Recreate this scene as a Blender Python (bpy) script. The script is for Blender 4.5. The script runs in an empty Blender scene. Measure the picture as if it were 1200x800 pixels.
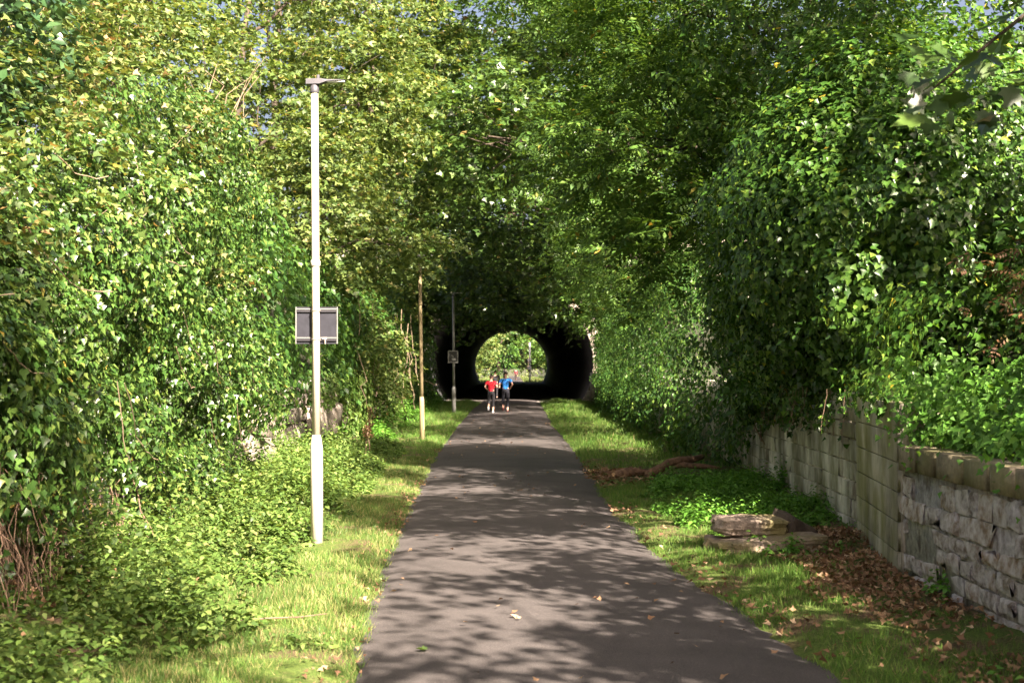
import bpy, bmesh, math, random
import numpy as np
from mathutils import Matrix, Vector
R = math.radians
rng = np.random.default_rng(7)
random.seed(7)
S = bpy.context.scene
COL = S.collection

# ------------------------------------------------------------------ camera, sky, sun, exposure
cam_d = bpy.data.cameras.new('camera')
cam = bpy.data.objects.new('camera', cam_d); COL.objects.link(cam)
cam.location = (0, 0, 2.0); cam.rotation_euler = (R(91.03), 0, 0)
cam_d.lens = 50; cam_d.sensor_width = 36; cam_d.clip_start = 0.1; cam_d.clip_end = 3000
cam_d.dof.use_dof = True; cam_d.dof.focus_distance = 19; cam_d.dof.aperture_fstop = 3.5
S.camera = cam
SUN_EL, SUN_AZ = R(38), math.atan2(0.5, -0.866)        # azimuth measured from +Y towards +X
sd = Vector((math.sin(SUN_AZ)*math.cos(SUN_EL), math.cos(SUN_AZ)*math.cos(SUN_EL), math.sin(SUN_EL)))
W = bpy.data.worlds.new('World'); S.world = W; W.use_nodes = True
wn = W.node_tree.nodes; wl = W.node_tree.links
sky = wn.new('ShaderNodeTexSky'); sky.sky_type = 'NISHITA'; sky.sun_disc = False
sky.sun_elevation = SUN_EL; sky.sun_rotation = SUN_AZ; sky.air_density = 0.7; sky.dust_density = 8.0; sky.ozone_density = 0.3
bg = wn['Background']; bg.inputs['Strength'].default_value = 0.05
wl.new(sky.outputs[0], bg.inputs[0])
sun_d = bpy.data.lights.new('sun', 'SUN'); sun_d.energy = 5.0; sun_d.angle = R(0.53); sun_d.color = (1.0, 0.92, 0.79)
sun = bpy.data.objects.new('sun', sun_d); COL.objects.link(sun)
sun.rotation_euler = (-sd).to_track_quat('-Z', 'Y').to_euler()
S.view_settings.view_transform = 'Standard'; S.view_settings.look = 'None'
S.view_settings.exposure = 2.72; S.view_settings.gamma = 1.0
S.view_settings.use_white_balance = True; S.view_settings.white_balance_temperature = 7000; S.view_settings.white_balance_tint = 18
S.cycles.max_bounces = 8; S.cycles.diffuse_bounces = 6; S.cycles.glossy_bounces = 2
S.cycles.transmission_bounces = 4; S.cycles.transparent_max_bounces = 4
S.cycles.use_denoising = True; S.cycles.sample_clamp_indirect = 6

# ------------------------------------------------------------------ helpers
def nrm(a):
    a = np.asarray(a, float); return a/np.maximum(np.linalg.norm(a, axis=-1, keepdims=True), 1e-9)
def hash3(i, seed):
    i = i.astype(np.int64)
    h = (i[..., 0]*73856093) ^ (i[..., 1]*19349663) ^ (i[..., 2]*83492791) ^ (seed*2654435)
    h = (h ^ (h >> 13))*1274126177 & 0x7fffffff
    return ((h ^ (h >> 16)) & 0xffff)/65535.0
def vnoise(p, scale=1.0, seed=0):
    p = np.asarray(p, float)*scale
    if p.shape[-1] == 2: p = np.concatenate([p, np.zeros(p.shape[:-1]+(1,))], -1)
    i = np.floor(p); f = p-i; f = f*f*(3-2*f); out = 0
    for dx in (0, 1):
        for dy in (0, 1):
            for dz in (0, 1):
                w = (f[..., 0] if dx else 1-f[..., 0])*(f[..., 1] if dy else 1-f[..., 1])*(f[..., 2] if dz else 1-f[..., 2])
                out = out+w*hash3(i+np.array([dx, dy, dz]), seed)
    return out*2-1
def fbm(p, scale=1.0, seed=0):
    return vnoise(p, scale, seed)*.6+vnoise(p, scale*2.1, seed+1)*.3+vnoise(p, scale*4.3, seed+2)*.15
def np_mesh(name, V, F, mat, smooth=False):
    me = bpy.data.meshes.new(name); V = np.asarray(V, np.float32); F = np.asarray(F, np.int32); k = F.shape[1]
    me.vertices.add(len(V)); me.vertices.foreach_set('co', V.ravel())
    me.loops.add(F.size); me.loops.foreach_set('vertex_index', F.ravel())
    me.polygons.add(len(F)); me.polygons.foreach_set('loop_start', np.arange(0, F.size, k, dtype=np.int32))
    me.update(calc_edges=True)
    if smooth: me.polygons.foreach_set('use_smooth', np.ones(len(F), bool))
    if mat: me.materials.append(mat)
    return me
def cells(p, scale, seed):
    """nearest jittered lattice point: distance, offset from it (in cells) and a random number of that cell"""
    q = np.asarray(p, float)*scale
    if q.shape[-1] == 2: q = np.concatenate([q, np.full(q.shape[:-1]+(1,), .5)], -1)
    i = np.floor(q); best = np.full(len(q), 9.); off = np.zeros_like(q); h = np.zeros(len(q))
    for a in (-1, 0, 1):
        for b in (-1, 0, 1):
            for c in (-1, 0, 1):
                j = i+np.array([a, b, c]); ctr = j+.15+.7*np.stack([hash3(j, seed), hash3(j, seed+1), hash3(j, seed+2)], -1)
                d = np.linalg.norm(q-ctr, axis=-1); m = d < best; best[m] = d[m]; off[m] = (q-ctr)[m]; h[m] = hash3(j, seed+3)[m]
    return best, off, h
class MB:                                                   # collects verts / polygons, builds ONE mesh object
    def __init__(s): s.v = []; s.f = []
    def add(s, V, F):
        b = len(s.v); s.v += [tuple(map(float, p)) for p in V]; s.f += [tuple(int(i)+b for i in q) for q in F]; return s
    def box(s, c, d, M=None):
        x, y, z = [q/2 for q in d]
        P = [Vector((sx*x, sy*y, sz*z)) for sz in (-1, 1) for sx, sy in ((-1, -1), (1, -1), (1, 1), (-1, 1))]
        P = [(M @ p if M else p)+Vector(c) for p in P]
        return s.add(P, [(3, 2, 1, 0), (4, 5, 6, 7), (0, 1, 5, 4), (1, 2, 6, 5), (2, 3, 7, 6), (3, 0, 4, 7)])
    def tube(s, pts, rad, n=8, caps=True):
        pts = [Vector(p) for p in pts]; m = len(pts)
        if not hasattr(rad, '__len__'): rad = [rad]*m
        V = []; up = Vector((0.31, 0.17, 0.93))
        for i, p in enumerate(pts):
            t = (pts[min(i+1, m-1)]-pts[max(i-1, 0)]).normalized()
            a = t.cross(up if abs(t.dot(up)) < .95 else Vector((1, 0, 0))).normalized(); b = t.cross(a)
            for k in range(n):
                th = 2*math.pi*k/n; V.append(p+(a*math.cos(th)+b*math.sin(th))*rad[i])
        F = [(i*n+k, i*n+(k+1) % n, (i+1)*n+(k+1) % n, (i+1)*n+k) for i in range(m-1) for k in range(n)]
        if caps: F += [tuple(range(n))[::-1], tuple(range((m-1)*n, m*n))]
        return s.add(V, F)
    def mesh(s, name, mat, smooth=False):
        me = bpy.data.meshes.new(name); me.from_pydata(s.v, [], s.f); me.update()
        if smooth: me.polygons.foreach_set('use_smooth', np.array([len(q) == 4 for q in s.f], bool))
        if mat: me.materials.append(mat)
        return me
def put(name, me, parent=None, loc=None, kind=None):
    o = bpy.data.objects.new(name, me); COL.objects.link(o)
    if loc is not None: o.location = loc
    if parent is not None:
        o.parent = parent
        if loc is None and 'world' in parent: o.matrix_parent_inverse = Matrix.Translation(-Vector(parent.location))
    if kind: o['kind'] = kind
    return o
def thing(name, label, cat, loc=(0, 0, 0), group=None, world=True, mesh=None):
    o = bpy.data.objects.new(name, mesh); COL.objects.link(o); o.location = loc
    o['label'] = label; o['category'] = cat
    if group: o['group'] = group
    if world: o['world'] = 1          # parts given in world coordinates
    return o
def childm(name, me, parent, M):       # part placed by a world matrix
    o = bpy.data.objects.new(name, me); COL.objects.link(o); o.parent = parent
    o.matrix_parent_inverse = Matrix.Translation(-Vector(parent.location)); o.matrix_basis = M
    return o

# ------------------------------------------------------------------ materials
def mat_new(name):
    m = bpy.data.materials.new(name); m.use_nodes = True
    nt = m.node_tree; return m, nt.nodes, nt.links, nt.nodes['Principled BSDF']
def ramp(n, stops):
    r = n.new('ShaderNodeValToRGB'); e = r.color_ramp.elements
    while len(e) < len(stops): e.new(0.5)
    for el, (p, c) in zip(e, stops): el.position = p; el.color = (*c, 1)
    return r
def pos_noise(n, l, scale, detail=4, stretch=None, rough=.55):
    g = n.new('ShaderNodeNewGeometry'); src = g.outputs['Position']
    if stretch:
        mp = n.new('ShaderNodeMapping'); mp.inputs['Scale'].default_value = stretch; l.new(src, mp.inputs[0]); src = mp.outputs[0]
    t = n.new('ShaderNodeTexNoise'); t.inputs['Scale'].default_value = scale; t.inputs['Detail'].default_value = detail
    t.inputs['Roughness'].default_value = rough; l.new(src, t.inputs['Vector']); return t.outputs['Fac']
def mixc(n, l, fac, a, b, mode='MIX'):
    x = n.new('ShaderNodeMix'); x.data_type = 'RGBA'; x.blend_type = mode
    for s, v in ((x.inputs[0], fac), (x.inputs[6], a), (x.inputs[7], b)):
        if hasattr(v, 'is_linked'): l.new(v, s)
        elif isinstance(v, tuple): s.default_value = (*v, 1)
        else: s.default_value = v
    return x.outputs[2]
def bump(n, l, p, h, dist=.02, strength=1):
    b = n.new('ShaderNodeBump'); b.inputs['Distance'].default_value = dist; b.inputs['Strength'].default_value = strength
    l.new(h, b.inputs['Height']); l.new(b.outputs[0], p.inputs['Normal'])
def leaf_mat(name, stops, rough=.45, trans=.35, spec=.4):
    m, n, l, p = mat_new(name)
    g = n.new('ShaderNodeNewGeometry'); oi = n.new('ShaderNodeObjectInfo')
    ad = n.new('ShaderNodeMath'); l.new(g.outputs['Random Per Island'], ad.inputs[0]); l.new(oi.outputs['Random'], ad.inputs[1])
    fr = n.new('ShaderNodeMath'); fr.operation = 'FRACT'; l.new(ad.outputs[0], fr.inputs[0])
    r = ramp(n, stops); l.new(fr.outputs[0], r.inputs[0])
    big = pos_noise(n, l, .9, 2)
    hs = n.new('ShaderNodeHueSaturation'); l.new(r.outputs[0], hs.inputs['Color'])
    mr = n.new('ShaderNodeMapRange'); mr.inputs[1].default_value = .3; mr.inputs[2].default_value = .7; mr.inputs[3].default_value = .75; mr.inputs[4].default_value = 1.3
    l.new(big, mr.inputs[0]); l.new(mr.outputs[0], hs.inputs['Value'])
    l.new(hs.outputs[0], p.inputs['Base Color'])
    p.inputs['Roughness'].default_value = rough; p.inputs['Specular IOR Level'].default_value = spec
    tr = n.new('ShaderNodeBsdfTranslucent')
    tc = mixc(n, l, 1.0, hs.outputs[0], (1.35, 1.2, .62), 'MULTIPLY'); l.new(tc, tr.inputs[0])
    mx = n.new('ShaderNodeMixShader'); mx.inputs[0].default_value = trans
    l.new(p.outputs[0], mx.inputs[1]); l.new(tr.outputs[0], mx.inputs[2]); l.new(mx.outputs[0], n['Material Output'].inputs[0])
    return m
def plain(name, col, rough=.6, metal=0, var=.15, scale=8, bmp=0, stretch=None, spec=.4):
    m, n, l, p = mat_new(name)
    f = pos_noise(n, l, scale, 5, stretch)
    r = ramp(n, [(.3, tuple(c*(1-var) for c in col)), (.7, tuple(min(1, c*(1+var)) for c in col))]); l.new(f, r.inputs[0])
    l.new(r.outputs[0], p.inputs['Base Color']); p.inputs['Roughness'].default_value = rough; p.inputs['Metallic'].default_value = metal
    p.inputs['Specular IOR Level'].default_value = spec
    if bmp: bump(n, l, p, f, bmp)
    return m
def stone_mat(name, tones, light, lfac=(.55, .7), streak=None, moss=None, sc=6, bd=.02, stain=None):
    m, n, l, p = mat_new(name)
    oi = n.new('ShaderNodeObjectInfo'); r = ramp(n, [(i/(len(tones)-1), c) for i, c in enumerate(tones)]); l.new(oi.outputs['Random'], r.inputs[0])
    a = pos_noise(n, l, sc*2.5, 6, None, .65); mr = ramp(n, [(.25, (.45,)*3), (.75, (1.3,)*3)]); l.new(a, mr.inputs[0])
    c = mixc(n, l, 1.0, r.outputs[0], mr.outputs[0], 'MULTIPLY')
    s = pos_noise(n, l, sc, 5, streak, .6); sr = ramp(n, [(lfac[0], (0,)*3), (lfac[1], (1,)*3)]); l.new(s, sr.inputs[0])
    c = mixc(n, l, sr.outputs[0], c, light)
    if moss:
        q = pos_noise(n, l, 1.7, 5, (1, 1, .6)); qr = ramp(n, [(.42, (0,)*3), (.62, (.85,)*3)]); l.new(q, qr.inputs[0]); c = mixc(n, l, qr.outputs[0], c, moss)
    if stain:
        q = pos_noise(n, l, 2.2, 5, (1.6, .45, .16)); qr = ramp(n, [(.38, (stain,)*3), (.58, (1.1,)*3)]); l.new(q, qr.inputs[0]); c = mixc(n, l, 1.0, c, qr.outputs[0], 'MULTIPLY')
    l.new(c, p.inputs['Base Color']); p.inputs['Roughness'].default_value = .9; p.inputs['Specular IOR Level'].default_value = .2
    bump(n, l, p, a, bd)
    return m
M = {}
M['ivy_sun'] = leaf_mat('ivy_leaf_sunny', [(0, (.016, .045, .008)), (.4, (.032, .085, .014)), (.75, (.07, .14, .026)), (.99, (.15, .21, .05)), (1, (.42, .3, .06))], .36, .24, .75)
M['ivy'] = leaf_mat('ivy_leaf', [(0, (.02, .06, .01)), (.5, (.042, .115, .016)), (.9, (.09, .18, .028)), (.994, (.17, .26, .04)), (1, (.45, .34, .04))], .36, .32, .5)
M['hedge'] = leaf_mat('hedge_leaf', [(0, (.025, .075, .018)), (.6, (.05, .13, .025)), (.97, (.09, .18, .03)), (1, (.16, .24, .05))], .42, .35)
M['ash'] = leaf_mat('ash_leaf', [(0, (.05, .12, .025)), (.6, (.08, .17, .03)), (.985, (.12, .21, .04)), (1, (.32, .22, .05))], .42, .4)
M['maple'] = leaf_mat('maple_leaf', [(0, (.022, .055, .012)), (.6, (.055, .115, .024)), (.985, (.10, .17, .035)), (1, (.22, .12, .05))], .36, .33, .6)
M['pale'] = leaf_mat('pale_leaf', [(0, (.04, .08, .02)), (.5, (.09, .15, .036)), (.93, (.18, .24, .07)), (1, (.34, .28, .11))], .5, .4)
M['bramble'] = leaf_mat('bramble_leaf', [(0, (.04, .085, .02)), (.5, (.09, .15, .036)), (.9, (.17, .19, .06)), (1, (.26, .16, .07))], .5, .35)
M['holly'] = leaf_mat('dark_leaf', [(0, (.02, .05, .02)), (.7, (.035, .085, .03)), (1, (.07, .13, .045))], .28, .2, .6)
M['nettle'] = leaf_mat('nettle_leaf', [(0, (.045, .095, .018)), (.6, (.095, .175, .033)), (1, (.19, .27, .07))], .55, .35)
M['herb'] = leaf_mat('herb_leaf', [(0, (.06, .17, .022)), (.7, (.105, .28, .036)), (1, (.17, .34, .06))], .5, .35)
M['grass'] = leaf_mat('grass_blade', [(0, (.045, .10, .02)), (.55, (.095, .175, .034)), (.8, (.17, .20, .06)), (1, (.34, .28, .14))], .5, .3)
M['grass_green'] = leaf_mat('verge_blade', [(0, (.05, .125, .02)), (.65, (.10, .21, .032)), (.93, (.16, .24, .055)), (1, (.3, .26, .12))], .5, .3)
M['litter'] = leaf_mat('dead_leaf', [(0, (.10, .055, .032)), (.5, (.2, .115, .065)), (.85, (.3, .19, .11)), (1, (.46, .34, .22))], .7, .15, .2)
M['rust'] = leaf_mat('bracken', [(0, (.08, .035, .016)), (.6, (.13, .07, .028)), (1, (.12, .13, .04))], .6, .25)
M['bark'] = plain('bark', (.055, .042, .03), .9, 0, .5, 9, .03, (1, 1, .25))
M['twig'] = plain('pale_twig', (.19, .145, .095), .8, 0, .3, 14)
M['drystem'] = plain('dry_stem', (.17, .11, .075), .85, 0, .5, 10)
M['log'] = plain('log_bark', (.17, .10, .06), .9, 0, .5, 12, .03)
M['cut'] = plain('cut_wood', (.5, .32, .17), .8, 0, .2, 20)
M['soil'] = plain('soil', (.09, .07, .045), .95, 0, .5, 3, .04)
M['post'] = plain('post_paint', (.47, .43, .34), .55, 0, .10, 5, 0, (1, 1, .3))
M['post_base'] = plain('post_base_paint', (.46, .41, .33), .6, 0, .22, 4, 0, (2, 2, .5))
M['post_old'] = plain('aged_concrete', (.25, .20, .11), .8, 0, .25, 6, 0, (1, 1, .3))
M['post_grey'] = plain('grey_steel', (.17, .175, .165), .5, .2, .15)
M['head'] = plain('lamp_casting', (.075, .075, .085), .45, .3, .1)
M['lens'] = plain('lamp_lens', (.55, .57, .55), .2)
M['signback'] = plain('sign_back', (.026, .027, .034), .75, 0, .15, 12, spec=.15)
M['rail'] = plain('sign_rail', (.03, .03, .035), .5, .2)
M['clip'] = plain('steel_clip', (.5, .46, .4), .4, .6)
M['white'] = plain('white_paint', (.78, .78, .75), .5, 0, .05)
M['black'] = plain('black_paint', (.02, .02, .02), .5)
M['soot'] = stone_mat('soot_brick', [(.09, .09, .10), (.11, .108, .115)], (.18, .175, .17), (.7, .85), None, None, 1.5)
M['rubble'] = stone_mat('rubble_stone', [(.24, .19, .16), (.33, .25, .18), (.19, .16, .15), (.36, .25, .17), (.31, .27, .25), (.4, .37, .36)], (.62, .58, .58), (.36, .62), None, None, 9, .03)
M['mortar'] = stone_mat('old_mortar', [(.42, .38, .38), (.5, .46, .45)], (.20, .16, .15), (.5, .62), (1, 1, .6), None, 6, .03)
M['cap'] = stone_mat('coping_stone', [(.22, .17, .12), (.40, .33, .24), (.27, .24, .19), (.36, .27, .18)], (.48, .43, .36), (.58, .72), None, (.20, .19, .09), 6, .012, .6)
M['ashlar'] = stone_mat('mossy_ashlar', [(.31, .29, .21), (.37, .33, .25), (.33, .30, .24)], (.52, .48, .40), (.40, .62), (3, .9, .55), (.21, .205, .085), 2.6, .012, .72)
M['limewall'] = stone_mat('limewashed_stone', [(.26, .21, .165), (.33, .27, .2), (.22, .19, .165)], (.70, .66, .60), (.37, .55), (3, .8, .55), (.22, .205, .13), 2.0, .03, .62)
M['slab'] = stone_mat('weathered_slab', [(.25, .2, .15), (.3, .24, .2)], (.42, .36, .33), (.58, .75), None, (.18, .16, .06), 9, .03)
M['portal'] = stone_mat('portal_stone', [(.30, .25, .2), (.42, .37, .31), (.22, .19, .16)], (.5, .45, .4), (.55, .75), None, None, 3)
def asphalt():
    m, n, l, p = mat_new('asphalt')
    a = pos_noise(n, l, 90, 3); b = pos_noise(n, l, 1.1, 5); c = pos_noise(n, l, 22, 4)
    r = ramp(n, [(.3, (.038, .034, .033)), (.7, (.084, .075, .072))]); l.new(a, r.inputs[0])
    k = ramp(n, [(.3, (.75,)*3), (.7, (1.25,)*3)]); l.new(b, k.inputs[0])
    col = mixc(n, l, 1.0, r.outputs[0], k.outputs[0], 'MULTIPLY')
    k2 = ramp(n, [(.62, (0,)*3), (.72, (.5,)*3)]); l.new(c, k2.inputs[0]); col = mixc(n, l, k2.outputs[0], col, (.12, .10, .09))
    l.new(col, p.inputs['Base Color']); p.inputs['Roughness'].default_value = .85; p.inputs['Specular IOR Level'].default_value = .3
    bump(n, l, p, a, .006); return m
M['asphalt'] = asphalt()
def vergemat():
    m, n, l, p = mat_new('verge_turf')
    a = pos_noise(n, l, 40, 5); b = pos_noise(n, l, 1.6, 5)
    r = ramp(n, [(.3, (.045, .08, .02)), (.7, (.12, .17, .04))]); l.new(a, r.inputs[0])
    d = ramp(n, [(.3, (.06, .04, .025)), (.7, (.17, .12, .075))]); l.new(a, d.inputs[0])
    f = ramp(n, [(.46, (0,)*3), (.62, (1,)*3)]); l.new(b, f.inputs[0])
    l.new(mixc(n, l, f.outputs[0], r.outputs[0], d.outputs[0]), p.inputs['Base Color'])
    p.inputs['Roughness'].default_value = .95; p.inputs['Specular IOR Level'].default_value = .1
    bump(n, l, p, a, .03); return m
M['turf'] = vergemat()
M['gravel'] = plain('tunnel_ballast', (.15, .135, .12), .95, 0, .6, 30, .03)
M['undergrowth'] = plain('bank_soil', (.055, .06, .03), .95, 0, .6, 2, .05)

# ------------------------------------------------------------------ leaves
def fan(outline, centre, fold=0):
    V = [(centre[0], centre[1], -fold)]+[(x, y, z) for x, y, z in outline]
    n = len(outline); return np.array(V, float), np.array([(0, 1+i, 1+(i+1) % n) for i in range(n)])
IVY = fan([(0, 0, -.03), (.34, -.13, .04), (.52, .26, .06), (.26, .40, .0), (0, .95, -.08), (-.26, .40, 0), (-.52, .26, .06), (-.34, -.13, .04)], (0, .3), .07)
IVY5 = fan([(0, -.08, 0), (.5, .12, .07), (.24, .45, 0), (0, .95, -.08), (-.24, .45, 0), (-.5, .12, .07)], (0, .3), .07)
KITE = (np.array([(0, 0, 0), (.36, .42, .09), (0, 1, -.06), (-.36, .42, .09)], float), np.array([(0, 1, 2), (0, 2, 3)]))
MAPLE = fan([(0, 0, 0), (.30, -.06, .02), (.26, .12, 0), (.56, .30, .05), (.42, .36, .02), (.52, .62, .06), (.24, .56, 0), (.20, .66, 0), (0, 1, -.06), (-.20, .66, 0), (-.24, .56, 0), (-.52, .62, .06), (-.42, .36, .02), (-.56, .30, .05), (-.26, .12, 0), (-.30, -.06, .02)], (0, .34), .05)
MAPLE5 = fan([(0, 0, 0), (.52, .25, .06), (.2, .5, 0), (0, 1, -.06), (-.2, .5, 0), (-.52, .25, .06)], (0, .32), .04)
def pinnate():
    V = []; F = []
    for i, (t, s) in enumerate([(.22, 1), (.22, -1), (.42, 1), (.42, -1), (.62, 1), (.62, -1), (.78, 0)]):
        a = R(58)*s; L = .30; d = np.array([math.sin(a), math.cos(a)]); q = np.array([d[1], -d[0]])
        b = np.array([0, t]); dz = -.05*abs(s)
        P = [b, b+d*L*.5+q*.065, b+d*L, b+d*L*.5-q*.065]; k = len(V)
        V += [(P[0][0], P[0][1], 0), (P[1][0], P[1][1], dz*.3), (P[2][0], P[2][1], dz-.03), (P[3][0], P[3][1], dz*.3)]; F += [(k, k+1, k+2), (k, k+2, k+3)]
    return np.array(V), np.array(F)
PINN = pinnate()
BLADE = (np.array([(-.04, 0, 0), (.04, 0, 0), (.025, .6, .05), (0, 1, .22), (-.025, .6, .05)]), np.array([(0, 1, 2), (0, 2, 4), (4, 2, 3)]))
def frames(N, U):
    N = nrm(N); Y = nrm(U-(U*N).sum(-1, keepdims=True)*N); X = np.cross(Y, N); return np.stack([X, Y, N], -1)   # columns
def leaf_arrays(T, P, N, U, sz):
    tv, tf = T; Fm = frames(N, U); sz = np.asarray(sz)[:, None]
    V = np.einsum('nij,kj->nki', Fm, tv)*sz[:, None]+P[:, None]
    F = tf[None]+(np.arange(len(P))*len(tv))[:, None, None]
    return V.reshape(-1, 3), F.reshape(-1, tf.shape[1])
def leaves(name, T, P, N, U, sz, mat, parent=None, kind='stuff'):
    V, F = leaf_arrays(T, P, N, U, sz); return put(name, np_mesh(name, V, F, mat), parent, None, kind)
LEAFME = {}
def leaf_parts(name, key, T, mat, P, N, U, sz, parent):
    if key not in LEAFME: LEAFME[key] = np_mesh(name, T[0], T[1], mat)
    Fm = frames(N, U)
    for i in range(len(P)):
        m = Matrix([[*(Fm[i, r]*sz[i]), P[i, r]] for r in range(3)]+[[0, 0, 0, 1]])
        childm(name, LEAFME[key], parent, m)
def rnd(n, d=3): return rng.normal(size=(n, d))
def pick_nearest(P, front, n=300):
    """indices of the n front leaves that show largest from the path"""
    ok = np.where(front)[0]; d = np.linalg.norm(P[ok]-np.array([0, 0, 2.]), axis=1)
    px = 600+P[ok, 0]/P[ok, 1]*1667; py = 430-(P[ok, 2]-2)/P[ok, 1]*1667
    d = np.where((px > 4) & (px < 1196) & (py > 4) & (py < 796), d, 1e6)
    return ok[np.argsort(d)[:n]]

def blob(c, r, nc, k, cr, up=.7, out=.5, rn=.55, shell=.55, flat=.55, seed=0, droop=.5, spray=True):
    """leaf positions in clumps spread through an ellipsoid"""
    D = nrm(rnd(nc)); rad = shell+(1-shell)*rng.random(nc)**.6
    rad *= 1+.22*vnoise(D*2.2+seed, 1, seed)
    C = np.asarray(c)+D*rad[:, None]*np.asarray(r)
    kk = np.maximum(1, rng.poisson(k, nc)); idx = np.repeat(np.arange(nc), kk); n = len(idx)
    o = rnd(n)*cr*np.array([1, 1, flat]); P = C[idx]+o
    if spray:
        Oc = nrm((C-np.asarray(c))/np.asarray(r)); A = nrm(Oc*[1, 1, .35]+rnd(nc)*[.45, .45, .12]+[0, 0, -.3*droop])[idx]
        B = nrm(np.cross(A, np.array([0, 0, 1.]))+1e-5); t = rng.uniform(-.6, 1.25, n)[:, None]; sg = rng.choice([-1., 1.], n)[:, None]; w = rng.random(n)[:, None]**.7
        L = rng.uniform(.7, 1.5, nc)[idx][:, None]*cr
        P = C[idx]+A*L*1.35*t+B*sg*w*L*.75*(1.25-.6*np.abs(t))+np.array([0, 0, -1.])*L*.22*np.maximum(t, 0)**2+rnd(n)*cr*flat*np.array([.12, .12, .3])
        O = nrm((P-np.asarray(c))/np.asarray(r))
        return P, nrm(np.array([0, 0, up])+O*out*.45+rnd(n)*rn*.75), nrm(A*.75+B*sg*.8+np.array([0, 0, -droop*.45])+rnd(n)*.25), C
    O = nrm((P-np.asarray(c))/np.asarray(r))
    N = nrm(np.array([0, 0, up])+O*out+rnd(n)*rn)
    U = nrm(O*.7+o*1.2+np.array([0, 0, -droop])+rnd(n)*.5)
    return P, N, U, C
def bez(a, b, sag, n=6, w=.12):
    a = np.asarray(a, float); b = np.asarray(b, float); L = np.linalg.norm(b-a); t = np.linspace(0, 1, n)[:, None]
    j = rnd(n)*w*L*.25*(np.sin(np.pi*t)); return a+(b-a)*t+np.array([0, 0, 1])*sag*L*np.sin(np.pi*t)*.5+j
def tree(name, label, base, top, rad, lobes, T, size, mat, group=None, cat='tree', cr=.36, k=40, twigs=9, fill=.62, **kw):
    """lobes: (centre, radii, clumps). trunk > limb per lobe, crown = all its leaves"""
    t = thing(name, label, cat, base, group)
    tp = bez(base, top, 0, 8, .1); tp[0] = np.array(base)-[0, 0, .3]
    mb = MB().tube(tp, list(np.linspace(rad*1.25, rad*.35, 8)), 9); put('trunk', mb.mesh('trunk', M['bark'], True), t)
    Ps = []; Ns = []; Us = []
    for q, (c, r, nc) in enumerate(lobes):
        P, N, U, C = blob(c, r, int(nc*fill), k, cr, seed=q*7+3, **{'flat': .38, **kw}); Ps.append(P); Ns.append(N); Us.append(U)
        h = np.clip((c[2]-r[2]*.6-base[2])/max(top[2]-base[2], .1), .25, .95); s = tp[int(h*7)]
        lb = MB(); pth = bez(s, c, .12, 7); lb.tube(pth, list(np.linspace(rad*.45, rad*.14, 7)), 6)
        for e in C[rng.choice(len(C), min(twigs, len(C)), replace=False)]:
            lb.tube(bez(pth[rng.integers(3, 7)], e, .1, 5), list(np.linspace(rad*.13, .006, 5)), 4)
        put('limb', lb.mesh('limb', M['bark'], True), t)
    P = np.concatenate(Ps); n = len(P)
    leaves('crown', T, P, np.concatenate(Ns), np.concatenate(Us), size*rng.uniform(.65, 1.25, n), mat, t)
    return t
def X(px, d): return (px-600)*d/1667
def Z(py, d): return 2+(430-py)*d/1667

# ------------------------------------------------------------------ ground, path, banks, hill with tunnel
g = np_mesh('ground', [(-900, -900, -.12), (900, -900, -.12), (900, 1500, -.12), (-900, 1500, -.12)], [(0, 1, 2, 3)], M['undergrowth']); put('ground', g, kind='structure')
PY = [-20, 0, 9.1, 14.5, 19.6, 25.6, 37, 47.6, 66, 79, 320]
PL = [-.8, -.9, -1.07, -1.34, -1.46, -1.63, -1.78, -1.86, -1.9, -1.75, -1.6]
PR = [2.5, 2.45, 2.14, 1.60, 1.43, 1.47, 1.51, 1.43, 1.55, 1.6, 1.75]
def pl(y): return np.interp(y, PY, PL)
def pr(y): return np.interp(y, PY, PR)
def grid(name, f, us, vs, mat, kind='structure', parent=None, smooth=True):
    A, B = np.meshgrid(us, vs, indexing='ij'); V = f(A, B).reshape(-1, 3); nu, nv = len(us), len(vs)
    i = np.arange((nu-1)*nv).reshape(nu-1, nv)[:, :-1].ravel()
    return put(name, np_mesh(name, V, np.stack([i, i+nv, i+nv+1, i+1], -1), mat, smooth), parent, None, kind)
ys = np.concatenate([np.linspace(-20, 8, 20), np.linspace(8.2, 30, 150), np.linspace(30.3, 79, 120), np.linspace(80, 300, 80)])
def fpath(a, y):
    e = .04*vnoise(np.stack([y, y*0+3], -1), 3.2, 24)+.05*vnoise(np.stack([y, y*0], -1), 1.6, 4)+.04*vnoise(np.stack([y, y*0], -1), 6, 9)
    e2 = .10*vnoise(np.stack([y, y*0+5], -1), 1.6, 14)+.05*vnoise(np.stack([y, y*0+8], -1), 6, 19)
    return np.stack([(pl(y)+e)*(1-a)+(pr(y)+e2)*a, y, .006+.07*np.sin(np.pi*np.clip(a, 0, 1))**.45+.006*vnoise(np.stack([a*3, y], -1), 1, 2)], -1)
grid('path', fpath, np.linspace(0, 1, 13), ys, M['asphalt'])
def vz(x, y):
    d = np.maximum(pl(y)-x, x-pr(y)); s = np.clip(d/.25, 0, 1)
    p = np.stack([x, y], -1); bank = np.clip(np.maximum(-x-2.7, x-2.9)/1.6, 0, 1)
    return np.where(d < -.05, -.02, .012+.055*s)+.03*s*vnoise(p, 1.3, 3)+.12*bank*bank
def fverge(x, y): return np.stack([x, y, vz(x, y)], -1)
grid('verge', fverge, np.linspace(-4.7, 4.7, 95), np.concatenate([np.linspace(-20, 8, 15), np.linspace(8.3, 79, 210)]), M['turf'])
grid('tunnel_floor', lambda x, y: np.stack([x, y, .0*x+.02], -1), np.linspace(-4.0, 4.0, 9), np.linspace(79, 183, 30), M['gravel'])
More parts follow.
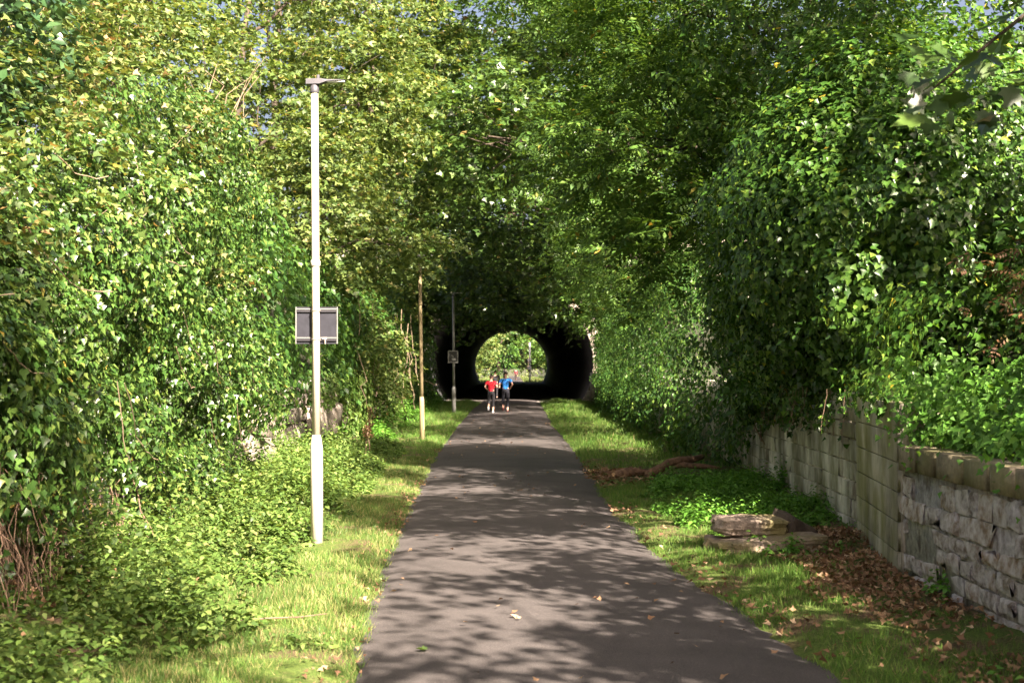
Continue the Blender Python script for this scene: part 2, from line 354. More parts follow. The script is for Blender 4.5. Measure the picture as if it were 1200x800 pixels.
grid('far_verge', lambda x, y: np.stack([x, y, .03+0*x], -1), np.linspace(-6, 6, 9), np.linspace(183, 300, 30), M['turf'])
def bankz(a, y):   # a = metres behind the wall face
    return 1.25+np.minimum(a*.75, 3.6+.05*a)*np.clip((y+40)/40, .6, 1)+.35*fbm(np.stack([a, y], -1), .35, 6)*np.clip(a/1.5, 0, 1)
aa = np.concatenate([np.linspace(0, 10, 22), [14, 20, 30, 60]])
by = np.linspace(-30, 79, 90)
grid('bank_left', lambda a, y: np.stack([-4.95-a, y, bankz(a, y)], -1), aa, by, M['undergrowth'])
RWY = [-30, 7, 10.1, 13.2, 16, 25.6, 79]; RWX = [4.6, 3.85, 3.68, 3.62, 3.95, 4.22, 4.3]
def rwx(y): return np.interp(y, RWY, RWX)
grid('bank_right', lambda a, y: np.stack([rwx(y)+.38+a, y, bankz(a, y)-.1], -1), aa, by, M['undergrowth'])
for s, nm in ((-1, 'far_bank_left'), (1, 'far_bank_right')):
    grid(nm, lambda a, y: np.stack([s*(4.6+a), y, bankz(a, y)-1.2], -1), aa, np.linspace(183, 330, 40), M['undergrowth'])
def prof(n=56):
    P = []
    for i in range(n+1):
        t = i/n*2-1                                         # -1 left foot .. 1 right foot
        th = t*R(122); P.append((-.1+4.6*math.sin(th), 2.2+(4.4 if abs(th) < math.pi/2 else 4.15)*math.cos(th)))
    return P
HP = prof(); HP = [(x, max(z, 0.0)) for x, z in HP]
tn = thing('railway_tunnel', 'dark horseshoe shaped stone tunnel with the path running through it', 'tunnel', (-.1, 79, 0))
V = [(x, y, z) for y in np.linspace(79, 183, 27) for x, z in HP]; m_ = len(HP)
F = [(j*m_+i, j*m_+i+1, (j+1)*m_+i+1, (j+1)*m_+i) for j in range(26) for i in range(m_-1)]
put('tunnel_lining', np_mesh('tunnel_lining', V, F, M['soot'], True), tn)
for y0, nm in ((79, 'portal_wall'), (183, 'portal_wall')):
    V = []; F = []
    for i, (x, z) in enumerate(HP):
        t = i/(m_-1)*2-1; a = t*R(122); ox = np.clip(-.1+16*math.sin(a)*1.5, -14, 14); oz = 9.2 if abs(t) < .45 else max(0, 9.2*(1-(abs(t)-.45)/.55*1.02))
        V += [(x, y0, z), (ox, y0, oz)]
    F = [(2*i, 2*i+1, 2*i+3, 2*i+2) for i in range(m_-1)]
    put(nm, np_mesh(nm, V, F, M['portal']), tn)
# dressed stones round the near mouth
def stone_me(name, mat, jit=.08, inset=.12, q=0, ch=.4, peak=.12):
    r = np.random.default_rng(q); j = lambda: r.uniform(-jit, jit)
    o = [(-.5+j()*.5, 0, -.5+j()*.5), (.5+j()*.5, 0, -.5+j()*.5), (.5+j()*.5, 0, .5+j()*.5), (-.5+j()*.5, 0, .5+j()*.5)]
    mid = [(x*(.97+j()*.3), -1+ch+j()*ch*2, z*(.97+j()*.3)) for x, _, z in o]
    fr = [(x*(1-2*inset)+j(), -1+j()*3*min(1, ch*2.5), z*(1-2*inset)+j()*min(1, ch*2.5)) for x, _, z in o]
    V = o+mid+fr+[(j()*2, -1-peak+j()*3*ch, j()*2)]
    F = []
    for b in (0, 4):
        for i in range(4): k = (i+1) % 4; F += [(b+i, b+k, b+4+k), (b+i, b+4+k, b+4+i)]
    F += [(8+i, 8+(i+1) % 4, 12) for i in range(4)]
    return np_mesh(name, V, F, mat)
def stone(me, parent, c, L, H, D, ang=0, roll=0, name='stone'):    # local -Y faces outwards
    m = Matrix.Translation(c) @ Matrix.Rotation(ang, 4, 'Z') @ Matrix.Rotation(roll, 4, 'Y') @ Matrix.Diagonal((L, D, H, 1))
    return childm(name, me, parent, m)
PST = [stone_me('voussoir', M['portal'], .06, .08, 40+i, .3) for i in range(6)]
s0 = 0; seg = [math.dist(HP[i], HP[i+1]) for i in range(m_-1)]; tot = sum(seg); nv = 46
for q in range(nv):
    s = (q+.5)/nv*tot; i = 0
    while s > seg[i]: s -= seg[i]; i += 1
    x = HP[i][0]+(HP[i+1][0]-HP[i][0])*s/seg[i]; z = HP[i][1]+(HP[i+1][1]-HP[i][1])*s/seg[i]
    dx, dz = x+.1, z-2.2; L = math.hypot(dx, dz); a = math.atan2(dx, dz); w = .62 if q % 2 else .42
    stone(PST[q % 6], tn, (x+dx/L*w/2, 79.0, z+dz/L*w/2), tot/nv*.97, w, .10, 0, a, 'voussoir')
grid('hill', lambda x, y: np.stack([x, y, 9.1+.5*fbm(np.stack([x, y], -1), .15, 8)-.02*np.abs(x)], -1), np.linspace(-60, 60, 30), np.linspace(79.05, 182.9, 30), M['undergrowth'])

# ------------------------------------------------------------------ walls
RUB = [stone_me('stone', M['rubble'], .2, .1, i) for i in range(16)]
LIM = [stone_me('stone', M['limewall'], .05, .03, 20+i, .4, .02) for i in range(8)]
CAP = [stone_me('coping_stone', M['cap'], .05, .03, 60+i, .07, .01) for i in range(6)]
ASH = [stone_me('ashlar_block', M['ashlar'], .010, .014, 80+i) for i in range(5)]
def wall_body(parent, xs, ys_, z0, z1, th, mat, name='mortar_core'):
    V = []; n = len(ys_)
    for x, y in zip(xs, ys_): V += [(x, y, z0), (x, y, z1), (x+th, y, z1), (x+th, y, z0)]
    F = [(4*i+k, 4*i+4+k, 4*i+4+(k+1) % 4, 4*i+(k+1) % 4) for i in range(n-1) for k in range(4)]
    F += [(0, 1, 2, 3), tuple(4*(n-1)+k for k in (3, 2, 1, 0))]
    return put(name, np_mesh(name, V, F, mat), parent)
def courses(parent, p0, p1, z0, z1, hs, ls, meshes, depth, gap=.012, side=1, name='stone', skip=0.0, roll=.02):
    p0 = np.array(p0); p1 = np.array(p1); L = np.linalg.norm(p1-p0); d = (p1-p0)/L; ang = math.atan2(d[1], d[0])
    z = z0
    while z < z1-.03:
        h = min(random.uniform(*hs), z1-z); 
        if z1-z-h < .06: h = z1-z
        s = -random.uniform(0, ls[0])
        while s < L:
            l = random.uniform(*ls); a = max(s, 0); b = min(s+l, L)
            if b-a > .05 and random.random() >= skip:
                c = p0+d*(a+b)/2
                stone(random.choice(meshes), parent, (c[0], c[1], z+h/2), b-a-gap, h-gap, depth*random.uniform(.6, 1.3), ang, random.uniform(-roll, roll), name)
            s += l
        z += h
# local -Y of a stone must face -X for the right wall: run the course with d = -Y direction
nw = thing('rubble_wall', 'near rubble stone retaining wall with thick pale mortar and coping', 'wall', (3.7, 10, 0))
wy = [4, 7, 10.1, 13.2]; wall_body(nw, [rwx(y) for y in wy], wy, -.1, 1.05, .4, M['mortar'])
for y1, y0 in ((13.2, 10.1), (10.1, 7.0)):
    courses(nw, (rwx(y1), y1), (rwx(y0), y0), .02, 1.03, (.09, .21), (.18, .52), RUB, .03, .022, skip=.18, roll=.07)
y = 13.15; q = 0
while y > 6.5:
    l = random.uniform(.42, .7); x = (rwx(y)+rwx(y-l))/2; ang = math.atan2(-l, rwx(y-l)-rwx(y))
    o = MB(); 
    stone(CAP[q % 6], nw, (x+.19, y-l/2, 1.165), l-.04, .225, .25, ang, 0, 'coping_stone'); y -= l; q += 1
wall_body(nw, [rwx(v)+.03 for v in wy], wy, 1.055, 1.265, .36, M['cap'], 'coping_core')
pw = thing('ashlar_pier', 'mossy green dressed stone pier section between the two walls', 'wall', (3.75, 14.5, 0))
pa, pb = (3.86, 15.95), (3.56, 13.15)
wall_body(pw, [pb[0]+.03, pa[0]+.03], [pb[1], pa[1]], -.1, 1.66, .45, M['ashlar'], 'core')
for c in range(6):
    z = .02+c*.275; cuts = [0, .58, 1] if c % 2 else [0, .3, 1]
    for a, b in zip(cuts[:-1], cuts[1:]):
        A = np.array(pa)*(1-a)+np.array(pb)*a; B = np.array(pa)*(1-b)+np.array(pb)*b; c_ = (A+B)/2
        stone(ASH[(c*3+int(a*10)) % 5], pw, (c_[0]+.03, c_[1], z+.1375), np.linalg.norm(B-A)-.006, .269, .035, math.atan2(B[1]-A[1], B[0]-A[0]), 0, 'ashlar_block')
    stone(ASH[c % 5], pw, (pb[0]+.26, pb[1], z+.1375), .44, .267, .02, 0, 0, 'ashlar_block')
fw = thing('limewashed_wall', 'old retaining wall streaked with white lime and hung with ivy', 'wall', (4.1, 20, 0))
wy = [15.95, 20, 25.6, 40, 79]; wall_body(fw, [rwx(v)+.04 for v in wy], wy, -.1, 1.7, .4, M['limewall'])
courses(fw, (rwx(25.6)+.04, 25.6), (rwx(15.97)+.04, 15.97), .03, 1.68, (.17, .29), (.6, 1.5), LIM, .03, .014)
lw = thing('old_left_wall', 'crumbling pale stone retaining wall half hidden by ivy and nettles', 'wall', (-4.5, 25, 0))
wy = [3, 20, 40, 79]; wall_body(lw, [-4.95]*4, wy, -.1, 1.7, .4, M['mortar'])
courses(lw, (-4.56, 8), (-4.56, 16), .1, 1.5, (.16, .3), (.2, .5), RUB, .06, .03)
courses(lw, (-4.56, 20), (-4.56, 42), .1, 1.65, (.25, .4), (.35, .9), [stone_me('stone', M['portal'], .12, .1, 90+i) for i in range(5)], .12, .02)

for q, (y_, z_, l_, h_) in enumerate(((23.6, .45, .8, .8), (24.6, .4, .9, .75), (24.1, 1.1, 1.1, .5), (31.5, .85, 1.6, .7), (33.4, .8, 1.7, .75), (35.2, .85, 1.5, .6))):
    stone(stone_me('stone', M['portal'], .16, .10, 110+q), lw, (-4.42, y_, z_), l_, h_, .22, math.pi/2, random.uniform(-.1, .1))
# ------------------------------------------------------------------ street lamps
def lathe(mb, prof_, n=14, c=(0, 0)):
    return mb.tube([(c[0], c[1], z) for z, r in prof_], [r for z, r in prof_], n)
def lamp_head(parent, z, mat, flip=1):
    h = MB()
    pr_ = [(-.09, .055, .0), (.06, .06, .0), (.14, .058, .03), (.36, .05, .045)]     # x, half width, underside rise
    V = []
    for x, w, u in pr_:
        V += [(x*flip, -w, z+.035+u), (x*flip, w, z+.035+u), (x*flip, w*.85, z+.095-u*.35), (x*flip, -w*.85, z+.095-u*.35)]
    F = [(4*i+k, 4*i+(k+1) % 4, 4*i+4+(k+1) % 4, 4*i+4+k) for i in range(3) for k in range(4)]+[(3, 2, 1, 0), (12, 13, 14, 15)]
    h.add(V, F); hd = put('lamp_head', h.mesh('lamp_head', mat), parent, (0, 0, 0))
    put('lens', MB().box((.24*flip, 0, z+.064), (.2, .075, .012)).mesh('lens', M['lens']), hd, (0, 0, 0))
    put('photocell', lathe(MB(), [(z+.093, .02), (z+.135, .02), (z+.145, .012)], 8, (.04*flip, 0)).mesh('photocell', M['head']), hd, (0, 0, 0))
    put('collar', lathe(MB(), [(z-.06, .048), (z-.055, .05), (z+.03, .05), (z+.034, .04)]).mesh('collar', M['head'], True), parent, (0, 0, 0))
def lamp(label, loc, H, mats, r=(.07, .042), lean=0, ring=True):
    t = thing('street_lamp', label, 'street lamp', loc, 'lamp posts along the path', False); t.rotation_euler = (0, lean, 0)
    put('pole_base', lathe(MB(), [(-.2, r[0]), (1.0, r[0]), (1.07, r[0]*.98), (1.2, r[1]*1.12)]).mesh('pole_base', mats[1], True), t, (0, 0, 0))
    put('pole', lathe(MB(), [(1.2, r[1]*1.1), (3.05, r[1]*1.02), (H-.03, r[1]*.95)]).mesh('pole', mats[0], True), t, (0, 0, 0))
    if ring: put('pole_band', lathe(MB(), [(3.06, r[1]*1.1), (3.075, r[1]*1.3), (3.12, r[1]*1.3), (3.135, r[1]*1.1)]).mesh('pole_band', mats[0], True), t, (0, 0, 0))
    put('access_door', MB().box((r[0]*.62, -r[0]*.7, .5), (.05, .02, .34), Matrix.Rotation(R(38), 3, 'Z')).mesh('access_door', mats[1]), t, (0, 0, 0))
    lamp_head(t, H, mats[2]); return t
lamp('tall pale lamp post with a swollen base among the nettles', (X(372, 15.75), 15.75, .05), 5.05, (M['post'], M['post_base'], M['head']), lean=R(-.45))
lamp('second lamp post, yellowish and lichen stained, on the grass verge', (X(495, 37.5), 37.5, .02), 4.85, (M['post_old'], M['post_old'], M['post_grey']), (.066, .047), R(-.9), False)
lamp('thin grey lamp post carrying a small framed sign before the tunnel', (X(532, 58.5), 58.5, .02), 4.95, (M['post_grey'], M['post_grey'], M['post_grey']), (.085, .05), R(-.4), False)
lamp('white lamp post seen through the tunnel beside the sunny path', (2.35, 188, .02), 5.2, (M['white'], M['white'], M['head']), (.12, .1), 0, False)
def sign(name, label, loc, w, h, back=True):
    t = thing(name, label, 'sign', loc, None, False)
    if back:
        put('panel', MB().box((0, .055, 0), (w, .006, h)).mesh('panel', M['signback']), t, (0, 0, 0))
        for sx in (-1, 1): put('edge_strip', MB().box((sx*(w/2-.006), .046, 0), (.012, .012, h)).mesh('edge_strip', M['post_grey']), t, (0, 0, 0))
        for sz in (-1, 1):
            put('rail', MB().box((0, .042, sz*(h/2-.045)), (w-.03, .02, .026)).mesh('rail', M['rail']), t, (0, 0, 0))
            put('rail_lip', MB().box((0, .042, sz*(h/2-.045)+.022), (w-.03, .016, .012)).mesh('rail_lip', M['post_grey']), t, (0, 0, 0))
            put('clip', MB().tube([(.047*math.cos(a), .047*math.sin(a), sz*(h/2-.045)) for a in np.linspace(0, 2*math.pi, 13)], .006, 5, False).mesh('clip', M['clip']), t, (0, 0, 0))
        put('clip_bolt', MB().box((.09, .028, -h/2+.06), (.05, .02, .022)).box((.1, .02, -h/2+.03), (.012, .012, .06)).mesh('clip_bolt', M['clip']), t, (0, 0, 0))
    else:
        put('frame', MB().box((0, -.075, h/2-.02), (w, .02, .04)).box((0, -.075, -h/2+.02), (w, .02, .04)).box((-w/2+.02, -.075, 0), (.04, .02, h-.081)).box((w/2-.02, -.075, 0), (.04, .02, h-.081)).mesh('frame', M['post_grey']), t, (0, 0, 0))
        put('panel', MB().box((0, -.066, 0), (w-.06, .012, h-.06)).mesh('panel', M['black']), t, (0, 0, 0))
        put('symbol', MB().box((-.02, -.078, .03), (.11, .01, .05), Matrix.Rotation(.6, 3, 'Y')).box((.03, -.078, -.1), (.16, .01, .1)).mesh('symbol', M['post_grey']), t, (0, 0, 0))
    return t
sign('sign_panel', 'grey back of a square sign clamped behind the tall pale lamp post', (X(370.3, 15.75), 15.75, Z(381, 15.75)), .47, .41)
sign('notice_sign', 'small dark framed sign fixed to the thin grey lamp post', (X(531, 58.5), 58.5, Z(418, 58.5)), .42, .5, False)
for k, (z_, h_) in enumerate(((2.95, .3), (1.9, .35))):
    t = thing('white_box', ['upper', 'lower'][k]+' of the two white plates on the lamp post beyond the tunnel', 'sign', (2.3, 187.88, z_), 'white plates on far lamp post', False, MB().box((0, -.05, 0), (.5, .06, h_)).mesh('white_box', M['white']))

# ------------------------------------------------------------------ stones and log on the right verge
def slab(label, c, dims, rotz, tilt, seed, mat=None):
    bm = bmesh.new(); bmesh.ops.create_cube(bm, size=1)
    bmesh.ops.subdivide_edges(bm, edges=bm.edges[:], cuts=5, use_grid_fill=True)
    P = np.array([v.co[:] for v in bm.verts])
    for v, p in zip(bm.verts, P):
        q = p.copy(); rr = np.abs(q)*2; k = 1-.10*(np.sort(rr)[1]**6)             # soften the edges
        q = q*k*(1+.10*vnoise(p[None]*3, 1, seed)[0])+.05*np.array([vnoise(p[None]*5+9*i, 1, seed+i)[0] for i in range(3)])
        v.co = (q[0]*dims[0], q[1]*dims[1], q[2]*dims[2])
    me = bpy.data.meshes.new('stone_slab'); bm.to_mesh(me); bm.free(); me.materials.append(mat or M['slab'])
    o = thing('stone_slab', label, 'stone', c, 'fallen stones by the wall', False, me); o.rotation_euler = (tilt[0], tilt[1], rotz); return o
slab('thick pale slab lying flat on top of the fallen stones', (2.53, 15.25, .31), (.78, .5, .18), R(8), (R(3), R(1)), 3)
slab('flat grey slab lying underneath the thick pale slab', (2.72, 15.02, .12), (1.15, .62, .20), R(14), (0, R(-3)), 8)
slab('dark angular block leaning beside the pale slab at the wall foot', (3.02, 15.45, .25), (.36, .42, .26), R(30), (R(12), R(28)), 12, M['bark'])
slab('small rough stone at the path side of the slab pile', (2.22, 15.2, .10), (.34, .32, .17), R(-10), (0, R(8)), 17)
lg = thing('fallen_log', 'brown fallen log with broken end lying in the ivy by the verge', 'log', (2.6, 26, .15))
put('log_trunk', MB().tube(bez((2.35, 25.0, .10), (3.45, 25.8, .38), .1, 8), [.06, .085, .08, .07, .08, .07, .06, .05], 10).mesh('log_trunk', M['log'], True), lg)
put('log_limb', MB().tube(bez((2.9, 25.4, .25), (3.7, 25.3, .2), .1, 6), [.06, .055, .05, .05, .04, .025], 8).mesh('log_limb', M['log'], True), lg)
lg = thing('log_stump', 'short rotten log with a pale cut end among dead leaves at path edge', 'log', (2.1, 25, .1))
put('log_trunk', MB().tube(bez((1.78, 24.9, .10), (2.45, 25.3, .13), .05, 6), [.07, .085, .09, .08, .07, .06], 10).mesh('log_trunk', M['log'], True), lg)
put('cut_end', MB().tube([(1.77, 24.885, .105), (1.765, 24.88, .106)], [.055, .05], 10).mesh('cut_end', M['cut']), lg)
st = thing('fallen_stick', 'thin pale stick lying on the sunny grass left of the path', 'stick', (-1.95, 10.6, .1), mesh=None)
put('stick', MB().tube([(-2.05, 10.7, .10), (-1.85, 10.66, .125), (-1.6, 10.75, .12), (-1.4, 10.78, .14)], [.007, .008, .006, .004], 6).mesh('stick', M['drystem'], True), st)
cl = thing('curled_leaf', 'curled yellow green leaf lying alone on the asphalt path', 'leaf', (X(501, 9.75), 9.75, .075), None, False, np_mesh('curled_leaf', MAPLE[0]*.09*np.array([1, 1, 2.4]), MAPLE[1], M['bramble'])); cl.rotation_euler = (.15, .1, 1.2)

# ------------------------------------------------------------------ ivy on the left
def ivy_part(name, label, loc, arrays, front, mat, T=IVY, T2=IVY5, size=.085, key='ivy', cat='ivy', group=None):
    P, N, U = arrays; t = thing(name, label, cat, loc, group)
    sz = size*rng.uniform(.55, 1.25, len(P)); pk = pick_nearest(P, front); rest = np.ones(len(P), bool); rest[pk] = False
    leaf_parts('ivy_leaf', key, T, mat, P[pk], N[pk], U[pk], sz[pk]*1.1, t)
    leaves('foliage', T2, P[rest], N[rest], U[rest], sz[rest], mat, t)
    return t
def sheet(n, y0, y1, zb, zt, xs, side, depth, seed, clump=.5):
    """ivy sheet on a wall: side +1 faces +X"""
    y = rng.uniform(y0, y1, n); b = zb(y); tp = zt(y); z = b+(tp-b)*rng.random(n)
    p = np.stack([y, z], -1)
    def surf(y, z): return xs(y, z)+side*(.46*fbm(np.stack([y, z], -1), .6, seed)+.15*vnoise(np.stack([y, z], -1), 2.3, seed+5))
    e = .05; x0 = surf(y, z); gy = (surf(y+e, z)-x0)/e; gz = (surf(y, z+e)-x0)/e
    dep = rng.random(n)**1.3*depth; ragged = fbm(p, 1.2, seed+9)
    keep = ((z-b) > .25*(ragged+.3)) & ((tp-z) > .3*(ragged+.2)) & (vnoise(p, 1.5, seed+20)+.25*rnd(n, 1)[:, 0] > -.62-dep)
    cd, co, ch = cells(p*np.array([1, .75]), 1.35, seed+40); c2, o2, h2 = cells(p, 3.4, seed+60); lump = .55*(.5-cd**2)+.30*(ch-.6)*(cd < .62)+.13*(.5-c2**2)
    P = np.stack([x0-side*dep+side*lump, y, z-.08*cd], -1)
    O = nrm(np.stack([np.full(n, side, float), -side*gy+co[:, 0]*.9, -side*gz+co[:, 1]*.9], -1)); keep &= (ch > .12)
    N = nrm(O+np.array([0, 0, .35])+rnd(n)*.38); U = nrm(np.array([0, 0, -1.])+rnd(n)*.42+O*.15)
    return P[keep], N[keep], U[keep], dep[keep] < .10
zb = lambda y: np.interp(y, [5, 10, 10.7, 12, 14, 16.7, 20, 22.6], [.95, .85, .8, .45, .1, .2, .8, 1.2])
zt = lambda y: np.interp(y, [5, 9, 11, 14, 17, 20, 22.8], [3.2, 3.2, 3.5, 4.5, 5.6, 6.0, 5.4])
def xl(y, z):
    e = np.clip((y-21.3)/1.6, 0, 1)**2*1.3; top = np.clip(z-(zt(y)-1.6), 0, 9)
    return -3.75-.33*top**1.6-e-.22*np.clip(1.6-z, 0, 2)
P, N, U, fr = sheet(120000, 5.5, 23, zb, zt, xl, 1, .7, 11)
il = ivy_part('ivy_curtain', 'sunlit bank of glossy ivy hanging over the left wall', (-4.2, 14, 0), (P, N, U), fr, M['ivy_sun'], size=.072)
P, N, U, fr = sheet(9000, 5.5, 23, lambda y: zb(y)+.25, lambda y: zt(y)-.35, lambda y, z: xl(y, z)-.75, 1, .5, 11)
leaves('inner_foliage', KITE, P, N, U, .22*rng.uniform(.6, 1.2, len(P)), M['ivy'], il)
for q in range(46):           # brown woody stems hanging below the leaves
    y = random.uniform(7.5, 15.5); z = float(zb(np.array(y)))+random.uniform(.2, .9); x = -4.05+random.uniform(-.25, .35)
    dy = random.gauss(0, .12)
    put('ivy_stem', MB().tube(bez((x, y, z), (x+random.gauss(.03, .2), y+dy*2, random.uniform(-.05, .1)), 0, 7, .22), [.005, .006, .006, .006, .007, .007, .008] if q % 38 else [.02, .022, .024, .026, .03, .034, .04], 4).mesh('ivy_stem', M['drystem']), il)
fb = MB()
for q in range(520):
    y = random.uniform(7.5, 14.5); z = float(zb(np.array(y)))+random.uniform(0, .8); x = -4.2+random.uniform(-.25, .4)
    fb.tube(bez((x, y, z), (x+random.gauss(.05, .16), y+random.gauss(0, .25), random.uniform(-.05, .4)), random.uniform(-.1, .3), 6, .2), .0042, 3, False)
put('dead_stems', fb.mesh('dead_stems', M['drystem']), il, None, 'stuff')
for q in range(16):           # thin bare tendrils across the leaves
    y = random.uniform(8.5, 20); z = random.uniform(1.2, 4); y2 = y+random.uniform(.6, 1.6)
    a = (float(xl(np.array(y), np.array(z)))+.22, y, z); b = (float(xl(np.array(y2), np.array(z-.3)))+.2, y2, z-random.uniform(.1, .9))
    put('tendril', MB().tube(bez(a, b, -.25, 9, .06), .006, 4).mesh('tendril', M['twig']), il)
def strands(parent, tops, mat, lmat, lo=.35, hi=1.0, key='ivy', T=IVY5, size=.075, out=(.1, 0)):
    tb = MB(); Ps = []; Us = []
    for (x, y, z) in tops:
        L = random.uniform(lo, hi); p = bez((x, y, z), (x+out[0]*random.random()+random.gauss(0, .05), y+out[1]+random.gauss(0, .15), max(z-L, .1)), -.05, 8, .12); tb.tube(p, .004, 3, False)
        m = int(L/.035); t = rng.random(m); q = np.stack([np.interp(t, np.linspace(0, 1, 8), p[:, i]) for i in range(3)], -1)+rnd(m)*.03; Ps.append(q); Us.append(nrm(rnd(m)*[.8, .8, .3]+[0, 0, -.7]))
    P = np.concatenate(Ps); U = np.concatenate(Us); m = len(P)
    put('strand_stem', tb.mesh('strand_stem', mat), parent, None, 'stuff')
    leaves('strand_leaf', T, P, nrm(np.array([0, -.5, .5])+[out[0]*3, 0, 0]+rnd(m)*.5), U, size*rng.uniform(.5, 1.2, m), lmat, parent)
yy = rng.uniform(8.5, 18.5, 60); strands(il, [(float(xl(np.array(v), np.array(float(zb(np.array(v)))+.2)))+random.uniform(-.15, .2), v, float(zb(np.array(v)))+.35) for v in yy], M['drystem'], M['ivy_sun'], out=(.2, 0))
wf = thing('wire_netting', 'rusty wire netting stretched over the wall foot in shade at far left', 'netting', (-4.3, 9.5, 0))
hv = MB().tube([(0, 0, -.1), (0, .02, .8), (0, 0, 1.8)], .003, 4).mesh('wire', M['post_grey']); hh = MB().tube([(0, -1.7, 0), (0, 0, -.02), (0, 1.7, 0)], .003, 4).mesh('wire', M['post_grey'])
for q in range(26): childm('wire', hv, wf, Matrix.Translation((-4.28+.02*math.sin(q), 8+q*.13, 0)))
for q in range(14): childm('wire', hh, wf, Matrix.Translation((-4.275, 9.65, .08+q*.12)))

# ------------------------------------------------------------------ shrubs and trees on the left bank
def shrub(name, label, base, lobes, T, size, mat, cat='shrub', stems=5, cr=.3, k=20, group=None, sr=.02, **kw):
    t = thing(name, label, cat, base, group); Ps = []; Ns = []; Us = []; sm = MB()
    for q, (c, r, nc) in enumerate(lobes):
        P, N, U, C = blob(c, r, nc, k, cr, seed=q*5+1, **kw); Ps.append(P); Ns.append(N); Us.append(U)
        for e in C[rng.choice(len(C), min(stems, len(C)), replace=False)]: sm.tube(bez(base, e, .15, 6, .2), list(np.linspace(sr, sr*.25, 6)), 5)
    put('stem', sm.mesh('stem', M['twig']), t); P = np.concatenate(Ps)
    leaves('foliage', T, P, np.concatenate(Ns), np.concatenate(Us), size*rng.uniform(.6, 1.25, len(P)), mat, t); return t
shrub('evergreen_shrub', 'dark glossy evergreen shrub at the top of the left bank', (-6.3, 13.5, 3), [((-5.9, 13.5, 5.2), (1.3, 2.0, 1.5), 260), ((-6.4, 15.5, 6.0), (1.3, 2, 1.2), 160)], KITE, .13, M['holly'])
shrub('bramble_bush', 'yellowing bramble with bare twigs above the near left ivy', (-5.4, 10.5, 2.5), [((-5.1, 11, 3.5), (1.0, 1.8, .8), 130), ((-5.2, 13.6, 4.4), (.9, 1.6, .7), 110)], MAPLE5, .085, M['bramble'], k=30, sr=.01)
shrub('bramble_spray', 'straggling pale bramble sprays growing out through the left ivy', (-4.6, 13, 2), [((-4.15, 10.6, 3.0), (.45, 1.2, .5), 34), ((-4.2, 13.6, 3.9), (.5, 1.5, .6), 40), ((-4.3, 16.5, 4.8), (.6, 1.8, .7), 46), ((-4.0, 19.0, 3.6), (.4, 1.3, .5), 20)], MAPLE5, .085, M['bramble'], k=22, cr=.28, stems=4, sr=.008)
shrub('bramble_bush', 'pale yellow green bramble mound behind the ivy summit', (-6.5, 18, 4), [((-6.6, 18.5, 6.4), (1.6, 3, 1.2), 260), ((-7.5, 22, 7.6), (1.8, 3, 1.5), 240)], MAPLE5, .10, M['bramble'], k=32, sr=.012)
bt = thing('bare_bush', 'bush of bare pale twigs sticking up above the ivy near the lamp', 'shrub', (-4.9, 22.5, 4.5))
for q in range(11):
    a = np.array((-4.9+random.gauss(0, .15), 22.5+random.gauss(0, .2), 4.8)); b = a+np.array((random.gauss(.25, .5), random.gauss(0, .5), random.uniform(1.2, 2.2)))
    put('twig', MB().tube(bez(a, b, .15, 6, .2), list(np.linspace(.016, .004, 6)), 5).mesh('twig', M['twig']), bt)
LT = 'trees on the left bank'
tree('thorn_tree', 'pale leaved thorn tree standing behind the left bramble mound', (-8.5, 27, 4), (-8, 27.5, 11), .14, [((-7.2, 26, 7.4), (2.0, 3, 2.0), 260), ((-9.5, 27, 9.5), (2.4, 3, 2.2), 220), ((-6.6, 29, 10), (1.6, 2.5, 2), 130)], KITE, .13, M['pale'], LT)
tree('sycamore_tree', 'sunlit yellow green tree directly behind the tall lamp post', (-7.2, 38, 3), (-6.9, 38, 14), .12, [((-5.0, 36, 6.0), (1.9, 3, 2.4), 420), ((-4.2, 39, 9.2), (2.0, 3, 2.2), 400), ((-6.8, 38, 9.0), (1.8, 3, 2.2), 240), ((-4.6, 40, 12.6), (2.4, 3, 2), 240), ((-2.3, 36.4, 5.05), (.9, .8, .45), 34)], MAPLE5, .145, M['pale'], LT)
tree('ash_tree', 'slender airy tree on the left bank with sky showing through', (-8, 46, 4), (-7.6, 46, 17), .17, [((-7.6, 46, 9), (2.2, 3, 3), 170), ((-8.2, 47, 13.5), (2.6, 3, 2.6), 80), ((-5.6, 47, 13), (2, 3, 2.6), 90)], MAPLE5, .17, M['pale'], LT)
tree('lime_tree', 'pale crowned tree leaning over the path further along the left bank', (-6, 54, 3), (-5, 54, 17), .2, [((-4.4, 52, 7.5), (2.0, 3.5, 3.2), 330), ((-3.4, 55, 12), (2.6, 4, 3.4), 380), ((-5.6, 56, 15.5), (3, 4, 3), 220)], MAPLE5, .17, M['pale'], LT)
tree('lime_tree', 'pale broad tree filling the sky gap above the left bank', (-11, 40, 4), (-10.5, 40, 18), .2, [((-10, 40, 9), (3, 4, 3.4), 330), ((-8.6, 41, 13.5), (3.2, 4, 3), 110), ((-12, 38, 13), (3, 4, 3), 200)], MAPLE5, .17, M['pale'], LT)
tree('hill_tree', 'pale tree on the hill left of the tunnel', (-8, 84, 9), (-8, 84, 20), .25, [((-8, 83, 12), (4, 3, 3.4), 300), ((-6, 84, 17.5), (4.5, 4, 3.6), 300)], KITE, .3, M['maple'], 'trees above the tunnel', cr=.6)
tree('thorn_tree', 'far pale tree above the left bank near the tunnel', (-9, 66, 5), (-9, 66, 18), .2, [((-8.5, 66, 10), (3.2, 4, 4), 300), ((-7, 66, 16), (3.2, 4, 4), 200)], KITE, .24, M['pale'], LT)
P, N, U, fr = sheet(30000, 22, 60, lambda y: .2+0*y, lambda y: 2.0+0*y, lambda y, z: -4.38+0*y, 1, .3, 37)
